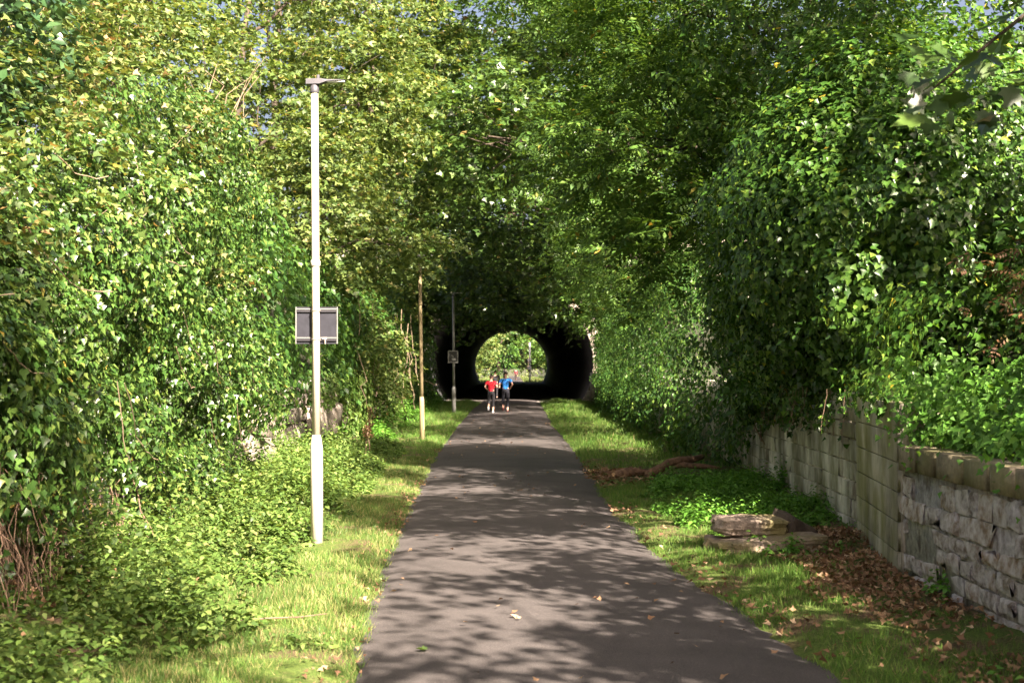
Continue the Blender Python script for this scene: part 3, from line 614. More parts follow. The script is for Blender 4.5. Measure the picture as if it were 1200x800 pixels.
k = (vnoise(P[:, 1:], .8, 91)+.6*vnoise(P[:, 1:], 2.1, 92)) > np.where(P[:, 1] > 37, -1, np.where(np.abs(P[:, 1]-24.7) < 1.5, 1.2, np.where(np.abs(P[:, 1]-32.5) < 3, .45, -.05)))
iw = thing('wall_creeper', 'patchy creeper growing over the old left wall behind the lamp post', 'ivy', (-4.5, 32, 0))
leaves('foliage', KITE, P[k], N[k], U[k], .11*rng.uniform(.6, 1.3, k.sum()), M['nettle'], iw)
shrub('elder_bush', 'pale sunlit bush against the left wall beyond the lamp post', (-4.4, 41, 0), [((-4.2, 40, 2.6), (.8, 2.4, 1.1), 120), ((-4.3, 43, 1.2), (.7, 2.4, 1.0), 90), ((-4.4, 47, 2.2), (.8, 3, 1.4), 130)], KITE, .13, M['pale'], k=26)
zb2 = lambda y: np.interp(y, [38, 42, 60, 79], [1.0, .4, .5, .3]); zt2 = lambda y: 5.5+.6*np.sin(y*.5)
P, N, U, fr = sheet(36000, 24, 79, lambda y: np.interp(y, [24, 26, 27, 29.5, 33, 35.5, 37, 44, 79], [1.65, 1.6, .75, 1.5, 1.5, 1.4, .8, .5, .3]), zt2, lambda y, z: -4.35-.33*np.clip(z-3.2, 0, 9)**1.5+0*y, 1, .7, 31)
i2 = thing('ivy_curtain', 'dull ivy and hanging creepers along the left wall towards the tunnel', 'ivy', (-4.4, 50, 0))
leaves('foliage', KITE, P, N, U, .15*rng.uniform(.6, 1.3, len(P)), M['hedge'], i2)
for q in range(9):
    y = random.uniform(36, 62); x = -4.0+random.uniform(-.2, .4); z = random.uniform(2.2, 4.0)
    put('creeper_stem', MB().tube(bez((x, y, z), (x+random.gauss(.15, .3), y+random.gauss(0, .8), random.uniform(.2, 1.6)), -.3, 9, .12), .012, 4).mesh('creeper_stem', M['twig']), i2)

# ------------------------------------------------------------------ ivy, trees and hedge on the right
def shell(c, r, n, depth, seed, zmin, rn=.4):
    D = nrm(rnd(n)); c = np.asarray(c, float); r = np.asarray(r, float)
    q = 1+.24*fbm(D*2+seed, 1.5, seed)+.08*vnoise(D*7, 1, seed); dep = rng.random(n)**1.4*depth
    P = c+D*(r*q[:, None]-dep[:, None]); O = nrm(D/r); cd, co, ch = cells(P, 1.15, seed+40); c2, o2, h2 = cells(P, 3.0, seed+60)
    P = P+D*(.55*(.5-cd**2)+.25*(ch-.6)*(cd < .62)+.15*(.5-c2**2))[:, None]; O = nrm(O+co*.8)
    N = nrm(O+np.array([0, 0, .5])+rnd(n)*rn); U = nrm(np.array([0, 0, -.9])+O*.35+rnd(n)*.45)
    k = (P[:, 2] > zmin(P)) & (vnoise(P, 1.6, seed+3)+.25*rnd(n, 1)[:, 0] > -.62-dep)
    return P[k], N[k], U[k], dep[k] < .1
def cat4(L): return [np.concatenate(a) for a in zip(*L)]
zm = lambda P: 1.42+.35*vnoise(P[:, :2], 1.3, 77)-.35*(P[:, 1] > 19)
A = cat4([shell((4.9, 18.2, 3.9), (2.15, 2.7, 2.35), 52000, .6, 41, zm), shell((4.35, 19.8, 3.0), (1.5, 2.4, 1.8), 15000, .5, 43, zm)])
B = shell((4.9, 18.3, 3.9), (1.5, 2.0, 1.75), 4500, .5, 41, zm)
it = ivy_part('ivy_clad_tree', 'big dark dome of ivy overhanging the limewashed wall', (5.2, 18.5, 1.5), A[:3], A[3], M['ivy'], key='ivy_dark')
leaves('inner_foliage', KITE, B[0], B[1], B[2], .24*rng.uniform(.6, 1.2, len(B[0])), M['ivy'], it)
put('trunk', MB().tube(bez((5.4, 18.6, 1), (5.1, 18.4, 5.6), 0, 6), [.2, .18, .16, .14, .1, .06], 8).mesh('trunk', M['bark'], True), it)
for q in range(2):
    y = random.uniform(21, 24); put('hanging_stem', MB().tube(bez((rwx(y)-.05, y, 2.2), (rwx(y)-.1, y+random.gauss(0, .1), random.uniform(.7, 1.4)), 0, 5, .3), .012, 4).mesh('hanging_stem', M['drystem']), it)
P, N, U, fr = sheet(17000, 13.4, 25.5, lambda y: 1.32+.2*np.sin(y*1.3)+.2*(y < 16.2)+0*y, lambda y: 2.9+0*y, lambda y, z: rwx(y)-.12+.25*np.clip(z-1.7, 0, 2), -1, .45, 47)
leaves('fringe', IVY5, P, N, U, .085*rng.uniform(.5, 1.2, len(P)), M['ivy'], it)
yy = rng.uniform(15.5, 24, 34); strands(it, [(float(rwx(v))-.18-random.random()*.25, v, 1.75) for v in yy], M['drystem'], M['ivy'], .3, .65, out=(-.08, 0))
A = cat4([shell((4.6, 23.5, 7.2), (2.2, 2.4, 2.3), 16000, .6, 51, lambda P: 0*P[:, 0]+4), shell((7.2, 21.5, 7.0), (2.6, 2.6, 2.4), 16000, .6, 53, lambda P: 0*P[:, 0]+3)])
t2 = thing('ivy_clad_tree', 'ivy covered tree tops rising behind the ivy dome on the right', 'ivy', (6, 23, 3)); leaves('foliage', IVY5, A[0], A[1], A[2], .10*rng.uniform(.6, 1.2, len(A[0])), M['ivy'], t2)
put('trunk', MB().tube(bez((6, 23, 2), (5.8, 22.8, 8), 0, 6), [.25, .22, .2, .16, .12, .08], 8).mesh('trunk', M['bark'], True), t2)
P, N, U, fr = sheet(60000, 22, 78, lambda y: np.interp(y, [22, 24.5, 26, 79], [1.3, .7, .1, .1]), lambda y: np.interp(y, [22, 30, 79], [4.2, 4.8, 5.5]), lambda y, z: 3.78+.10*np.clip(z-2.5, 0, 9)**1.5+np.clip(y-62, 0, 20)*.085, -1, .8, 61)
hg = ivy_part('ivy_hedge', 'long wall of dense ivy lining the right verge up to the tunnel', (4, 45, 0), (P, N, U), fr, M['hedge'], IVY5, KITE, .12, 'hedge_ivy', 'hedge')
RT = 'trees on the right bank'
tree('ash_tree', 'ash tree with drooping feathery leaves reaching over the path from the right', (6.2, 25, 3), (5.2, 25.5, 10), .17, [((2.6, 24.5, 6.0), (1.9, 2.5, 1.7), 260), ((3.2, 24.8, 8.2), (2.4, 1.7, 1.6), 190), ((3.2, 24, 4.3), (1.0, 2.2, 1.0), 110), ((4.6, 24.4, 6.0), (1.8, 2.4, 2.2), 130), ((1.1, 22, 10.3), (1.5, 4.2, 1.3), 260), ((1.3, 31, 11.3), (1.5, 4.2, 1.2), 240)], PINN, .48, M['ash'], RT, cr=.46, k=12, up=.8, out=.35, rn=.4, flat=.4, droop=.9)  # last two lobes hang above the view, added to shade the left wall
tree('ash_tree', 'second ash tree filling the gap above the ivy hedge', (6.5, 36, 3), (5.4, 36, 12), .18, [((2.8, 34.4, 7.4), (2.1, 2.6, 2.4), 200), ((3.2, 38, 5.0), (1.6, 3.5, 1.6), 150), ((4.5, 36, 10.5), (3, 4, 2.2), 200)], PINN, .42, M['ash'], RT, cr=.5, k=13, up=.8, out=.35, rn=.45, flat=.45, droop=.6)
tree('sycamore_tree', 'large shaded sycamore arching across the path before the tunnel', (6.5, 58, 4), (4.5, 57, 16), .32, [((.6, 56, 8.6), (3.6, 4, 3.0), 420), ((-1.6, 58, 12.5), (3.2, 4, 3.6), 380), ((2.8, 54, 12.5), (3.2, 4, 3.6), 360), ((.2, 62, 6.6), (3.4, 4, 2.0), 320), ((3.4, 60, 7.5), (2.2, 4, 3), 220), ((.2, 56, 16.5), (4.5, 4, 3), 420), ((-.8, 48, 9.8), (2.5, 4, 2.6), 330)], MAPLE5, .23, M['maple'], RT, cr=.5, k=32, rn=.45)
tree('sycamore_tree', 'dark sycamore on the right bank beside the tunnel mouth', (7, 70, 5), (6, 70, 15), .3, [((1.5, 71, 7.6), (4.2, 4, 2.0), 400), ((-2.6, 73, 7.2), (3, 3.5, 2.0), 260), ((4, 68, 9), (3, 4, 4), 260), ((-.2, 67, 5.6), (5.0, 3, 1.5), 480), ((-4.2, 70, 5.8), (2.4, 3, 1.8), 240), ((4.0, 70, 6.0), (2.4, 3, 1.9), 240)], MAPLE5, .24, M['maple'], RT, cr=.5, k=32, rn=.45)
tree('hill_tree', 'tall broad tree on the hill above the tunnel mouth', (0, 88, 9), (0, 88, 21), .3, [((0, 87, 14), (5, 4, 4), 320), ((-5, 88, 15), (4, 4, 5), 260), ((5, 88, 15), (4, 4, 5), 260), ((0, 90, 20), (6, 4, 4), 260)], KITE, .3, M['maple'], 'trees above the tunnel', cr=.7)
A = cat4([shell((x, 78.9, z), (r, .7, r), 2600, .4, 70+i, lambda P: 0*P[:, 0]+.3) for i, (x, z, r) in enumerate(((-3.6, 7.2, 1.6), (-1.2, 7.9, 1.5), (1.2, 8, 1.6), (3.6, 7.4, 1.7), (6.2, 5.8, 1.9), (-6.3, 5.6, 2.0), (-7.2, 3, 1.6), (7.4, 2.8, 1.7), (-8.5, 7.2, 2.2), (-11, 6, 2.4), (-5.6, 8.6, 1.6), (8.8, 7, 2.2), (11, 5.5, 2.4), (5.5, 8.4, 1.6)))])
tv = thing('ivy_curtain', 'ivy trailing down over the stone mouth of the tunnel', 'ivy', (0, 79, 6)); leaves('foliage', KITE, A[0], A[1], A[2], .2*rng.uniform(.6, 1.2, len(A[0])), M['hedge'], tv)

# maple with large leaves near the camera, top right
tm = tree('maple_tree', 'maple reaching in with big lobed leaves at the upper right corner', (6.4, 8.6, 3), (5.8, 8.2, 8), .13, [((5.6, 7.5, 6.0), (1.4, 2.2, 1.3), 120), ((6.4, 4.5, 6.6), (1.3, 2.2, 1.2), 110)], MAPLE5, .15, M['maple'], RT, k=10, fill=1)
bp = bez((5.4, 9.0, 5.2), (2.65, 8.9, 3.75), .12, 9); put('limb', MB().tube(bp, list(np.linspace(.035, .008, 9)), 6).mesh('limb', M['bark'], True), tm)
n = 85; tt = rng.uniform(.66, 1.05, n); P = np.stack([np.interp(tt, np.linspace(0, 1, 9), bp[:, i]) for i in range(3)], -1)+rnd(n)*np.array([.2, .25, .16])+[0, 0, -.08]
leaf_parts('maple_leaf', 'maple_big', MAPLE, M['maple'], P, nrm(np.array([-.1, -.35, .7])+rnd(n)*.35), nrm(np.array([-.5, -.1, -.5])+rnd(n)*.5), .17*rng.uniform(.6, 1.15, n), tm)
# ivy and bramble on top of the near wall
n = 19000; y = rng.uniform(7, 13.2, n); a = rng.random(n)**.8*1.7
z = 1.22+.95*a+.28*fbm(np.stack([a, y], -1), .9, 5)+.25*np.exp(-a*3)*rng.random(n)
P = np.stack([rwx(y)+.10+a, y, z-.25*rng.random(n)**2], -1); O = nrm(np.array([-.6, -.25, .6])+rnd(n)*.45)
low = rng.random(n) < .035; P[low, 2] -= .22*rng.random(low.sum()); P[low, 0] = rwx(y[low])-.06-.05*rng.random(low.sum())
n2 = 1500; Q = np.stack([rng.normal(3.95, .22, n2), rng.normal(12.95, .2, n2), rng.normal(1.62, .24, n2)], -1); Q = Q[Q[:, 2] > 1.22]; n2 = len(Q)
P = np.concatenate([P, Q]); O = np.concatenate([O, nrm(np.array([-.5, -.6, .5])+rnd(n2)*.4)]); a = np.concatenate([a, np.zeros(n2)]); n = len(P)
ivy_part('ivy_bank', 'low green ivy spilling over the coping of the near rubble wall', (4.2, 10, 1.2), (P, O, nrm(np.array([-.4, 0, -.7])+rnd(n)*.5)), a < .8, M['herb'], key='ivy_bank', size=.066)
shrub('bracken_clump', 'rust coloured dying bracken above the near wall at far right', (4.6, 11, 2.2), [((4.6, 11.3, 2.75), (.4, 1.2, .45), 40), ((5.0, 10.4, 3.2), (.5, 1.3, .5), 30)], PINN, .2, M['rust'], 'fern', k=7, droop=.9)
shrub('hazel_shrub', 'dark leafy shrub in the shade between ivy dome and maple', (6.6, 14, 3), [((6.5, 14.6, 3.0), (1.1, 1.8, 1.2), 200), ((7.4, 13.5, 5.2), (1.2, 2, 1.5), 180)], KITE, .12, M['hedge'])
# trees outside the frame whose shade falls on the path
SH = dict(T=MAPLE5, size=.17, mat=M['maple'], group=RT)
tree('bank_tree', 'bushy tree on the right bank beside the camera, out of frame', (7.5, 0, 3), (7, 0, 9), .16, [((5.4, 1.5, 5.2), (1.5, 2.6, 1.6), 190), ((6.6, -1.5, 7.0), (1.6, 2.6, 1.5), 160), ((5.2, 5.5, 4.6), (1.2, 2.4, 1.4), 150), ((4.6, 2.6, 7.2), (1.2, 3.0, .8), 58), ((4.5, 5.6, 7.4), (1.3, 1.6, .8), 36)], k=26, cr=.42, fill=.7, **SH)
tree('bank_tree', 'tall tree on the right bank behind the camera, out of frame', (8.5, -7, 3), (8, -7, 12), .2, [((6.8, -5.5, 8.2), (1.8, 3, 2), 200), ((5.5, -8, 10.5), (2.0, 3, 1.8), 150), ((8, -9, 11), (2, 3, 2), 180), ((2.3, -1.3, 9.6), (1.5, 1.9, 1.4), 130), ((1.1, 2.0, 9.4), (1.1, 2.0, 1.5), 130)], k=14, fill=1, **SH)
tree('bank_tree', 'leafy tree on the right bank above the coping, out of frame', (8.5, 9, 4), (8, 9, 12), .2, [((4.5, 10.4, 8.0), (1.8, 2.0, 1.2), 330), ((4.7, 16.8, 9.2), (1.9, 3.2, 1.4), 230), ((6.0, 19.8, 11.4), (2.4, 3.0, 1.8), 170), ((7.5, 30.5, 12.5), (3, 2.8, 2.0), 260)], k=18, cr=.45, fill=1, **SH)
tree('ash_tree', 'ash tree between the feathery ashes and the big sycamore', (6.6, 46, 4), (5.6, 46, 12), .2, [((5.0, 44, 8.4), (2.2, 4, 2.4), 260), ((5.4, 48, 11), (2.4, 4, 2.4), 240), ((3.2, 47, 5.6), (1.5, 3.5, 1.6), 130), ((5.2, 49, 15.5), (3.6, 5, 3), 420)], PINN, .44, M['ash'], RT, k=13, cr=.5, up=.8, out=.35)

tree('bank_tree', 'tall unseen tree added on the left bank to dim the sky light', (-8.5, 4, 3), (-8, 4, 12), .22, [((-6.5, 4, 8.5), (2.4, 3.5, 2.4), 260), ((-7, 10, 10.5), (2.6, 3.5, 2.2), 260), ((-8, -3, 10), (3, 4, 3), 260)], KITE, .24, M['maple'], LT, k=30)  # added out of view: its crown blocks sky light and deepens the path shade

# ------------------------------------------------------------------ ground plants
NLEAF = (np.array([(0, 0, 0), (.3, .25, .07), (.2, .62, .03), (0, 1, -.1), (-.2, .62, .03), (-.3, .25, .07)]), np.array([(0, 1, 5), (1, 2, 5), (5, 2, 4), (4, 2, 3)]))
def herbs(name, label, n, xf, yr, hf, mat, size, T=NLEAF, per=9):
    """ground plants: upright stems carrying leaf pairs that shrink towards the tip"""
    nc = max(6, n//per//15); y = yr[0]+(yr[1]-yr[0])*rng.random(nc); x0, x1 = xf(y); x = x0+(x1-x0)*rng.random(nc)
    i = rng.integers(0, nc, n//per); sp = rng.uniform(.07, .2, nc)[i]; hc = rng.uniform(.45, 1.45, nc)[i]; gx, gy = rng.normal(size=(2, len(i))); x = x[i]+gx*sp; y = y[i]+gy*sp; p = np.stack([x, y], -1)
    h = hf(x, y)*hc*np.exp(-.12*(gx**2+gy**2))*(.8+.35*vnoise(p, .9, 33)+.25*rng.random(len(y))); k = (h > .05) & (vnoise(p, 1.8, 35)+.6*rng.random(len(y)) > -.22); x, y, h = x[k], y[k], h[k]; m = len(x)
    t = np.tile(np.linspace(.25, 1, per), m)+rng.normal(0, .04, m*per); i = np.repeat(np.arange(m), per); ang = np.repeat(rng.uniform(0, 6.28, m), per)+np.tile(np.arange(per)*2.4, m)+rng.normal(0, .3, m*per)
    lean = rnd(m, 2)*.16; sz = size*(1.15-.6*np.clip(t, 0, 1))*rng.uniform(.7, 1.3, m*per)
    D = np.stack([np.cos(ang), np.sin(ang), np.zeros_like(ang)], -1); B = np.stack([x[i]+lean[i, 0]*h[i]*t, y[i]+lean[i, 1]*h[i]*t, vz(x[i], y[i])+h[i]*t], -1)
    U = nrm(D+np.array([0, 0, -.25])+.25*rnd(m*per)); N = nrm(np.array([0, 0, 1.])+D*.25+.3*rnd(m*per))
    o = leaves(name, T, B+D*.01, N, U, sz, mat); o['label'] = label; o['kind'] = 'stuff'; return o
herbs('nettle_bed', 'bright bed of nettles between the lamp post and left wall', 62000, lambda y: (np.full_like(y, -4.5), pl(y)-.45-.3*np.sin(y)), (13.8, 34), lambda x, y: .80*np.where(x < -3.5, .6, 1)*np.where(y > 27, .55, 1)*np.clip((pl(y)-.6-x)/.7, 0, 1)*np.clip((y-14.2)/2.5, .3, 1)*(1+.4*vnoise(np.stack([x, y], -1), .8, 12)), M['nettle'], .10)
herbs('weed_patch', 'mixed weeds at the foot of the near left ivy', 22000, lambda y: (np.full_like(y, -4.4), np.interp(y, [8, 12, 15], [-1.75, -1.95, -2.1])), (8, 15), lambda x, y: .50*np.clip((-2.0-.3*np.sin(y*2.3)-x)/.4, 0, 1)*(1+1.1*vnoise(np.stack([x, y], -1), 1.2, 15)), M['nettle'], .085)
herbs('tall_weeds', 'taller ragged weeds and stalks among the nettles on the left', 9000, lambda y: (np.full_like(y, -4.2), pl(y)-.75), (9, 24), lambda x, y: (.30+.5*np.clip((pl(y)-.6-x)/1.2, 0, 1))*(vnoise(np.stack([x, y], -1), 1.5, 55) > .15), M['pale'], .07, per=14)
herbs('seedling_weeds', 'broad leaved weeds scattered in the left grass', 1000, lambda y: (np.full_like(y, -3), pl(y)-.2), (8, 26), lambda x, y: .10+0*x, M['nettle'], .07, per=6)
herbs('undergrowth', 'shaded low plants along the left wall before the tunnel', 14000, lambda y: (np.full_like(y, -4.5), pl(y)-1.3), (34, 74), lambda x, y: .7*np.clip((pl(y)-1.2-x)/1.0, 0, 1)*(1+.5*vnoise(np.stack([x, y], -1), .6, 18)), M['herb'], .14)
herbs('ground_elder', 'lush green ground cover between path and limewashed wall', 20000, lambda y: (np.interp(y, [16, 19, 25], [2.1, 1.9, 2.2]), np.full_like(y, 4.2)), (15.8, 25), lambda x, y: .26*np.clip((x-1.85)/.4, 0, 1)*np.clip((25-y)/1.2, 0, 1)*np.clip((y-15.7)/1.0, 0, 1)*(1+.5*vnoise(np.stack([x, y], -1), 1.1, 21)), M['herb'], .085)
herbs('wall_foot_weeds', 'small green plants along the foot of the near wall', 1500, lambda y: (rwx(y)-.5, rwx(y)), (8.5, 16), lambda x, y: .22*np.clip(vnoise(np.stack([x, y], -1), 1.0, 25)*2, 0, 1), M['herb'], .08)
herbs('slab_weeds', 'weeds growing around the fallen slabs', 420, lambda y: (np.full_like(y, 2.1), np.full_like(y, 3.4)), (14.0, 14.9), lambda x, y: .15+.1*vnoise(np.stack([x, y], -1), 2, 27), M['herb'], .085)
def grass(name, n, xf, yr, hgt, dens_seed, power=1.0, mat='grass'):
    y = yr[0]+(yr[1]-yr[0])*rng.random(n)**power; x0, x1 = xf(y); x = x0+(x1-x0)*rng.random(n)
    p = np.stack([x, y], -1); q = vnoise(p, 1.6, dens_seed)+.5*vnoise(p, 5, dens_seed+1)
    k = q+.4*rnd(n, 1)[:, 0] > -.3; x, y, q = x[k], y[k], q[k]; n = len(x)
    P = np.stack([x, y, vz(x, y)-.005], -1); lean = rnd(n)*np.array([.55, .55, 0]); U = nrm(np.array([0, 0, 1.])+lean)
    N = nrm(np.stack([rng.normal(size=n), rng.normal(size=n), .15*np.ones(n)], -1)); s = hgt*(1+.5*q)*rng.uniform(.5, 1.4, n)*(1+y*.012)
    o = leaves(name, BLADE, P, N, U, s, M[mat]); o['label'] = 'short grass on the verge'; o['kind'] = 'stuff'
grass('grass', 120000, lambda y: (np.minimum(pl(y)-1.5, -2.7), pl(y)+.10), (7.5, 30), .055, 41, 1.2)
grass('grass', 34000, lambda y: (pl(y)-1.7, pl(y)+.05), (30, 79), .07, 43, mat='grass_green')
grass('grass', 46000, lambda y: (pr(y)-.11, np.minimum(pr(y)+1.5, 3.6)), (7.5, 24), .05, 45, mat='grass_green')
grass('grass', 36000, lambda y: (pr(y)-.05, np.full_like(y, 3.8)), (26, 79), .08, 47, mat='grass_green')
def litter(name, n, xf, yr, z, size, label, tip=0, clus=.0, seed=1):
    y = rng.uniform(*yr, n); x0, x1 = xf(y); x = x0+(x1-x0)*rng.random(n)
    k = vnoise(np.stack([x, y], -1), .8, seed)+.4*rnd(n, 1)[:, 0] > clus+np.where((x > 2) & (seed == 3), np.clip((12.5-y)*.25, 0, .7)+np.clip((2.9-x)*1.5, 0, 1), 0); x, y = x[k], y[k]; n = len(x)
    P = np.stack([x, y, z(x, y)+.02*rng.random(n)], -1)
    o = leaves(name, MAPLE5, P, nrm(np.array([0, 0, 1.])+rnd(n)*(.25+tip)), nrm(rnd(n)*np.array([1, 1, .2])), size*rng.uniform(.5, 1.3, n), M['litter']); o['label'] = label; o['kind'] = 'stuff'
litter('leaf_litter', 5200, lambda y: (rwx(y)-1.05+.2*np.sin(y*2), rwx(y)-.05), (8, 16.4), lambda x, y: vz(x, y)+.03+.16*np.exp(-((x-3.4)**2/.18+(y-15.4)**2/.9))*rng.random(len(x)), .055, 'drift of brown dead leaves against the right wall', .35, -.25, 3)
litter('leaf_litter', 700, lambda y: (pr(y)-.12, pr(y)+1.0), (22.5, 27), lambda x, y: vz(x, y)+.02, .09, 'dead leaves around the fallen log', .3, -.2, 5)
litter('leaf_litter', 800, lambda y: (pr(y)-.15, pr(y)+.35), (8, 30), lambda x, y: np.maximum(vz(x, y), .06)+.02, .06, 'dead leaves along the path edge', .2, 0, 7)
litter('leaf_litter', 900, lambda y: (pl(y)-.25, pl(y)+.12), (8, 34), lambda x, y: np.maximum(vz(x, y), .05)+.015, .045, 'crumbled leaves along the left path edge', .25, 0, 13)
litter('leaf_litter', 650, lambda y: (pl(y), pr(y)), (8, 75), lambda x, y: .085+0*x, .055, 'scattered small leaves on the asphalt', .05, -.1, 9)
litter('leaf_litter', 900, lambda y: (np.full_like(y, -4.2), np.full_like(y, -2.6)), (8.5, 13), lambda x, y: vz(x, y)+.03, .09, 'dead leaves under the left ivy', .4, -.1, 11)
for q, (x, y) in enumerate(((X(432, 30), 30), (X(428, 29), 29))):
    t = thing('dock_stalk', ['taller', 'shorter'][q]+' rusty dead dock stalk standing in the nettles', 'plant', (x, y, .3), 'dock stalks', True)
    h = [1.15, .8][q]; put('stalk', MB().tube(bez((x, y, .1), (x+.05, y, h), 0, 5), .014, 5).mesh('stalk', M['drystem']), t)
    n = 160; P = np.array((x+.03, y, 0))+rnd(n)*np.array([.035, .035, 0])+np.stack([0*np.arange(n), 0*np.arange(n), rng.uniform(.55, h, n)], -1); leaves('seed_head', KITE, P, rnd(n), rnd(n), .05*np.ones(n), M['rust'], t)

n = 9000; y = rng.uniform(183.5, 250, n); x = rng.choice([-1, 1], n)*rng.uniform(1.75, 5.5, n)
o = leaves('grass', BLADE, np.stack([x, y, .03+0*x], -1), rnd(n)*[1, 1, .1], nrm(rnd(n)*[.5, .5, 0]+[0, 0, 1.]), .35*rng.uniform(.5, 1.3, n), M['grass']); o['kind'] = 'stuff'; o['label'] = 'grass beyond the tunnel'
# ------------------------------------------------------------------ beyond the tunnel
for q, (x, y, h, mt) in enumerate(((-7, 200, 10, 'pale'), (7.5, 203, 9, 'ash'), (-6, 222, 13, 'pale'), (6.5, 226, 13, 'ash'), (-2.5, 252, 14, 'hedge'), (3.2, 258, 15, 'pale'))):
    tree('far_tree', ['pale tree at the far tunnel mouth on the left', 'green tree at the far tunnel mouth on the right', 'pale tree further on past the tunnel, left', 'green tree further on past the tunnel, right', 'dark tree closing the view through the tunnel', 'pale tree closing the view through the tunnel'][q], (x, y, .5), (x*.9, y, h*.8), .25, [((x*.75, y, h*.62), (h*.33, 4, h*.33), 200), ((x, y, h*.3), (h*.25, 4, h*.28), 130)], KITE, .38, M[mt], 'trees beyond the tunnel', cr=.7, k=32)

# ------------------------------------------------------------------ people
def skin(name, verts, edges, radii, mat, parent, root=0, sub=1):
    me = bpy.data.meshes.new(name+'_cage'); me.from_pydata(verts, edges, []); o = bpy.data.objects.new('tmp_skin', me); COL.objects.link(o)
    sk = o.modifiers.new('s', 'SKIN'); sk.use_smooth_shade = True; sd_ = o.modifiers.new('u', 'SUBSURF'); sd_.levels = sub; sd_.render_levels = sub
    for i, r in enumerate(radii):
        v = me.skin_vertices[0].data[i]; v.radius = (r, r) if not hasattr(r, '__len__') else r; v.use_root = i == root
    dg = bpy.context.evaluated_depsgraph_get(); dg.update(); m2 = bpy.data.meshes.new_from_object(o.evaluated_get(dg)); m2.name = name
    bpy.data.objects.remove(o); m2.materials.clear(); m2.materials.append(mat); return put(name, m2, parent, (0, 0, 0))
SKIN_M = plain('skin', (.48, .28, .2), .55, 0, .06)
def cloth(name, c): return plain(name, c, .85, 0, .12, 30)
def person(label, loc, h, J, top, legs, shoe, hair, bun=False, rot=0, long_sleeve=False, leglen=.62, group=None):
    """J: joints for h = 1.75, facing +Y.  keys: pelvis chest neck head, sh/el/ha L R, hip/kn/an/toe L R"""
    k = h/1.75; t = thing('person', label, 'person', loc, group, False); t.rotation_euler = (0, 0, rot); t.scale = (k, k, k)
    v = lambda n: np.array(J[n], float)
    names = ['pelvis', 'waist', 'chest', 'neck', 'head0', 'head1', 'head2']; pts = [v('pelvis'), v('pelvis')*.5+v('chest')*.5, v('chest'), v('neck'), v('head')-[0, 0, .07], v('head'), v('head')+[0, 0, .075]]
    rad = [(.13, .105), (.115, .09), (.145, .10), .05, .065, (.078, .092), .055]; E = [(i, i+1) for i in range(6)]
    def chain(start, ps, rs):
        last = start
        for p, r in zip(ps, rs): pts.append(np.array(p, float)); rad.append(r); E.append((last, len(pts)-1)); last = len(pts)-1
        return last
    for s in 'LR':
        sg = -1 if s == 'L' else 1
        sh, el, ha, hip, kn, an, toe = [v(a+s) for a in ('sh', 'el', 'ha', 'hip', 'kn', 'an', 'toe')]
        w = chain(2, [sh, sh*.5+el*.5, el, el*.4+ha*.6, ha], [.055, .046, .038, .034, .026])
        d = nrm(ha-el); sd2 = nrm(np.cross(d, [0, 0, 1])+1e-4)
        pm = chain(w, [ha+d*.06], [(.035, .018)])
        for f in range(4): chain(pm, [ha+d*(.10+.008*(f in (1, 2)))+sd2*(f-1.5)*.02, ha+d*(.12+.01*(f in (1, 2)))+sd2*(f-1.5)*.02+[0, 0, -.025]], [.0095, .008])
        chain(w, [ha+d*.05+[0, 0, .035], ha+d*.085+[0, 0, .045]], [.012, .009])
        chain(0, [hip, hip*.5+kn*.5, kn, kn*.55+an*.45, an, toe], [.092, .078, .056, .054, .038, .03])
    skin('body', [tuple(p) for p in pts], E, rad, SKIN_M, t)
    for s in (-1, 1):
        hd = v('head'); put('ear', MB().box(hd+np.array([s*.082, -.005, -.01]), (.016, .035, .055)).mesh('ear', SKIN_M), t, (0, 0, 0))
    # shirt
    pt = [v('pelvis')+[0, -.005, -.09], v('pelvis')*.5+v('chest')*.5, v('chest'), v('neck')+[0, 0, -.04]]; rd = [(.15, .125), (.14, .112), (.165, .12), .065]; E = [(0, 1), (1, 2), (2, 3)]
    for s in 'LR':
        sh, el, ha = v('sh'+s), v('el'+s), v('ha'+s); b = len(pt); pt += [sh, sh*.35+el*.65]; rd += [.072, .065]; E += [(2, b), (b, b+1)]
        if long_sleeve: pt += [el, el*.2+ha*.8]; rd += [.055, .043]; E += [(b+1, b+2), (b+2, b+3)]
    skin('shirt', [tuple(p) for p in pt], E, rd, cloth('shirt_cloth', top), t)
    pt = [v('pelvis')+[0, 0, .12], v('pelvis')+[0, 0, -.06]]; rd = [(.14, .115), (.135, .115)]; E = [(0, 1)]
    for s in 'LR':
        hip, kn, an = v('hip'+s), v('kn'+s), v('an'+s); b = len(pt); pt += [hip, hip*.5+kn*.5, kn, kn*(1-leglen)+an*leglen]; rd += [.10, .087, .064, .058 if leglen < .8 else .048]; E += [(1, b), (b, b+1), (b+1, b+2), (b+2, b+3)]
        toe = v('toe'+s); skin('shoe', [tuple(an+nrm(an-toe)*.05+[0, 0, -.02]), tuple(an*.5+toe*.5+[0, 0, -.01]), tuple(toe)], [(0, 1), (1, 2)], [.048, .048, .036], cloth('shoe_mesh', shoe), t)
    skin('leggings', [tuple(p) for p in pt], E, rd, cloth('legging_cloth', legs), t)
    hp = [v('head')+[0, -.02, -.03], v('head')+[0, -.018, .03], v('head')+[0, 0, .085]]; hr = [(.086, .092), (.09, .10), .062]; E = [(0, 1), (1, 2)]
    if bun: hp += [v('head')+[0, -.12, .03], v('head')+[0, -.16, -.08]]; hr += [.035, .02]; E += [(1, 3), (3, 4)]
    skin('hair', [tuple(p) for p in hp], E, hr, cloth('hair_strands', hair), t)
    return t
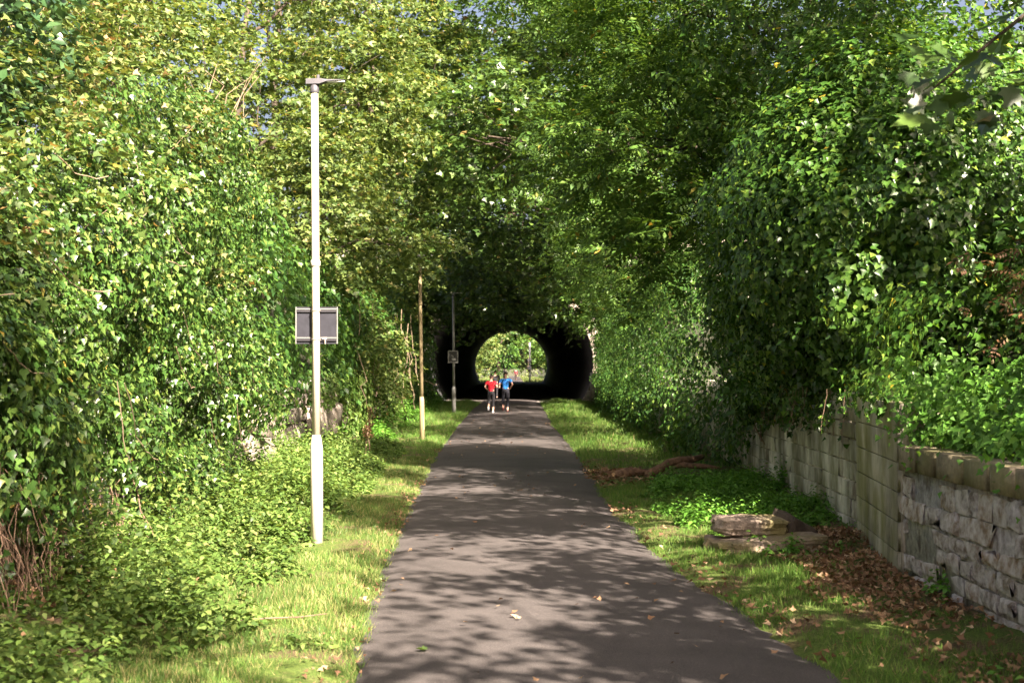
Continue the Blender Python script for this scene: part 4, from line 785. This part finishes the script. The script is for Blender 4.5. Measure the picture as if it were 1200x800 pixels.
RUN1 = dict(pelvis=(0, 0, .93), chest=(0, .05, 1.27), neck=(0, .07, 1.46), head=(0, .10, 1.61), shL=(-.19, .05, 1.38), elL=(-.27, -.12, 1.16), haL=(-.20, .06, 1.08), shR=(.19, .06, 1.38), elR=(.27, -.06, 1.14), haR=(.15, .16, 1.20),
    hipL=(-.09, 0, .88), knL=(-.10, .06, .48), anL=(-.11, -.26, .30), toeL=(-.11, -.30, .13), hipR=(.09, .01, .88), knR=(.10, .10, .47), anR=(.08, .02, .09), toeR=(.08, .20, .05))
RUN2 = dict(RUN1, hipL=(-.09, 0, .88), knL=(-.10, .16, .50), anL=(-.10, -.10, .20), toeL=(-.10, -.02, .08), knR=(.09, .02, .46), anR=(.08, -.08, .09), toeR=(.08, .10, .05), elL=(-.28, -.06, 1.13), haL=(-.22, .10, 1.17), elR=(.29, -.14, 1.17), haR=(.22, 0, 1.06))
WALK = dict(RUN1, chest=(0, .01, 1.27), neck=(0, .01, 1.46), head=(0, .03, 1.61), elL=(-.24, -.03, 1.10), haL=(-.24, .08, .88), elR=(.24, -.04, 1.10), haR=(.24, -.02, .84), knL=(-.09, .16, .50), anL=(-.09, .16, .09), toeL=(-.09, .32, .05), knR=(.09, -.02, .48), anR=(.09, -.2, .13), toeR=(.09, -.08, .05))
person('runner in a red shirt and black leggings seen from behind', (X(575.5, 59), 59, .07), 1.66, RUN1, (.55, .015, .03), (.012, .012, .015), (.7, .7, .72), (.03, .018, .012), True, group='people on the path')
person('runner in a bright blue shirt and dark shorts seen from behind', (X(592.5, 60.5), 60.5, .07), 1.78, RUN2, (.02, .20, .62), (.012, .013, .02), (.10, .03, .03), (.03, .02, .015), leglen=.75, group='people on the path')
person('walker all in black ahead of the runners inside the tunnel', (X(580.5, 84), 84, .07), 1.78, WALK, (.008, .008, .01), (.008, .008, .01), (.01, .01, .01), (.012, .01, .01), long_sleeve=True, leglen=.95, group='people on the path')
person('distant walker in a pale top beyond the tunnel', (X(591.5, 187), 187, .07), 1.8, WALK, (.7, .62, .5), (.05, .05, .07), (.1, .1, .1), (.2, .09, .04), long_sleeve=True, leglen=.95, group='people on the path')
person('distant walker in dark red clothes beyond the tunnel', (X(604.5, 200), 200, .07), 1.7, WALK, (.10, .012, .02), (.03, .012, .015), (.03, .03, .03), (.03, .02, .015), long_sleeve=True, leglen=.95, group='people on the path')
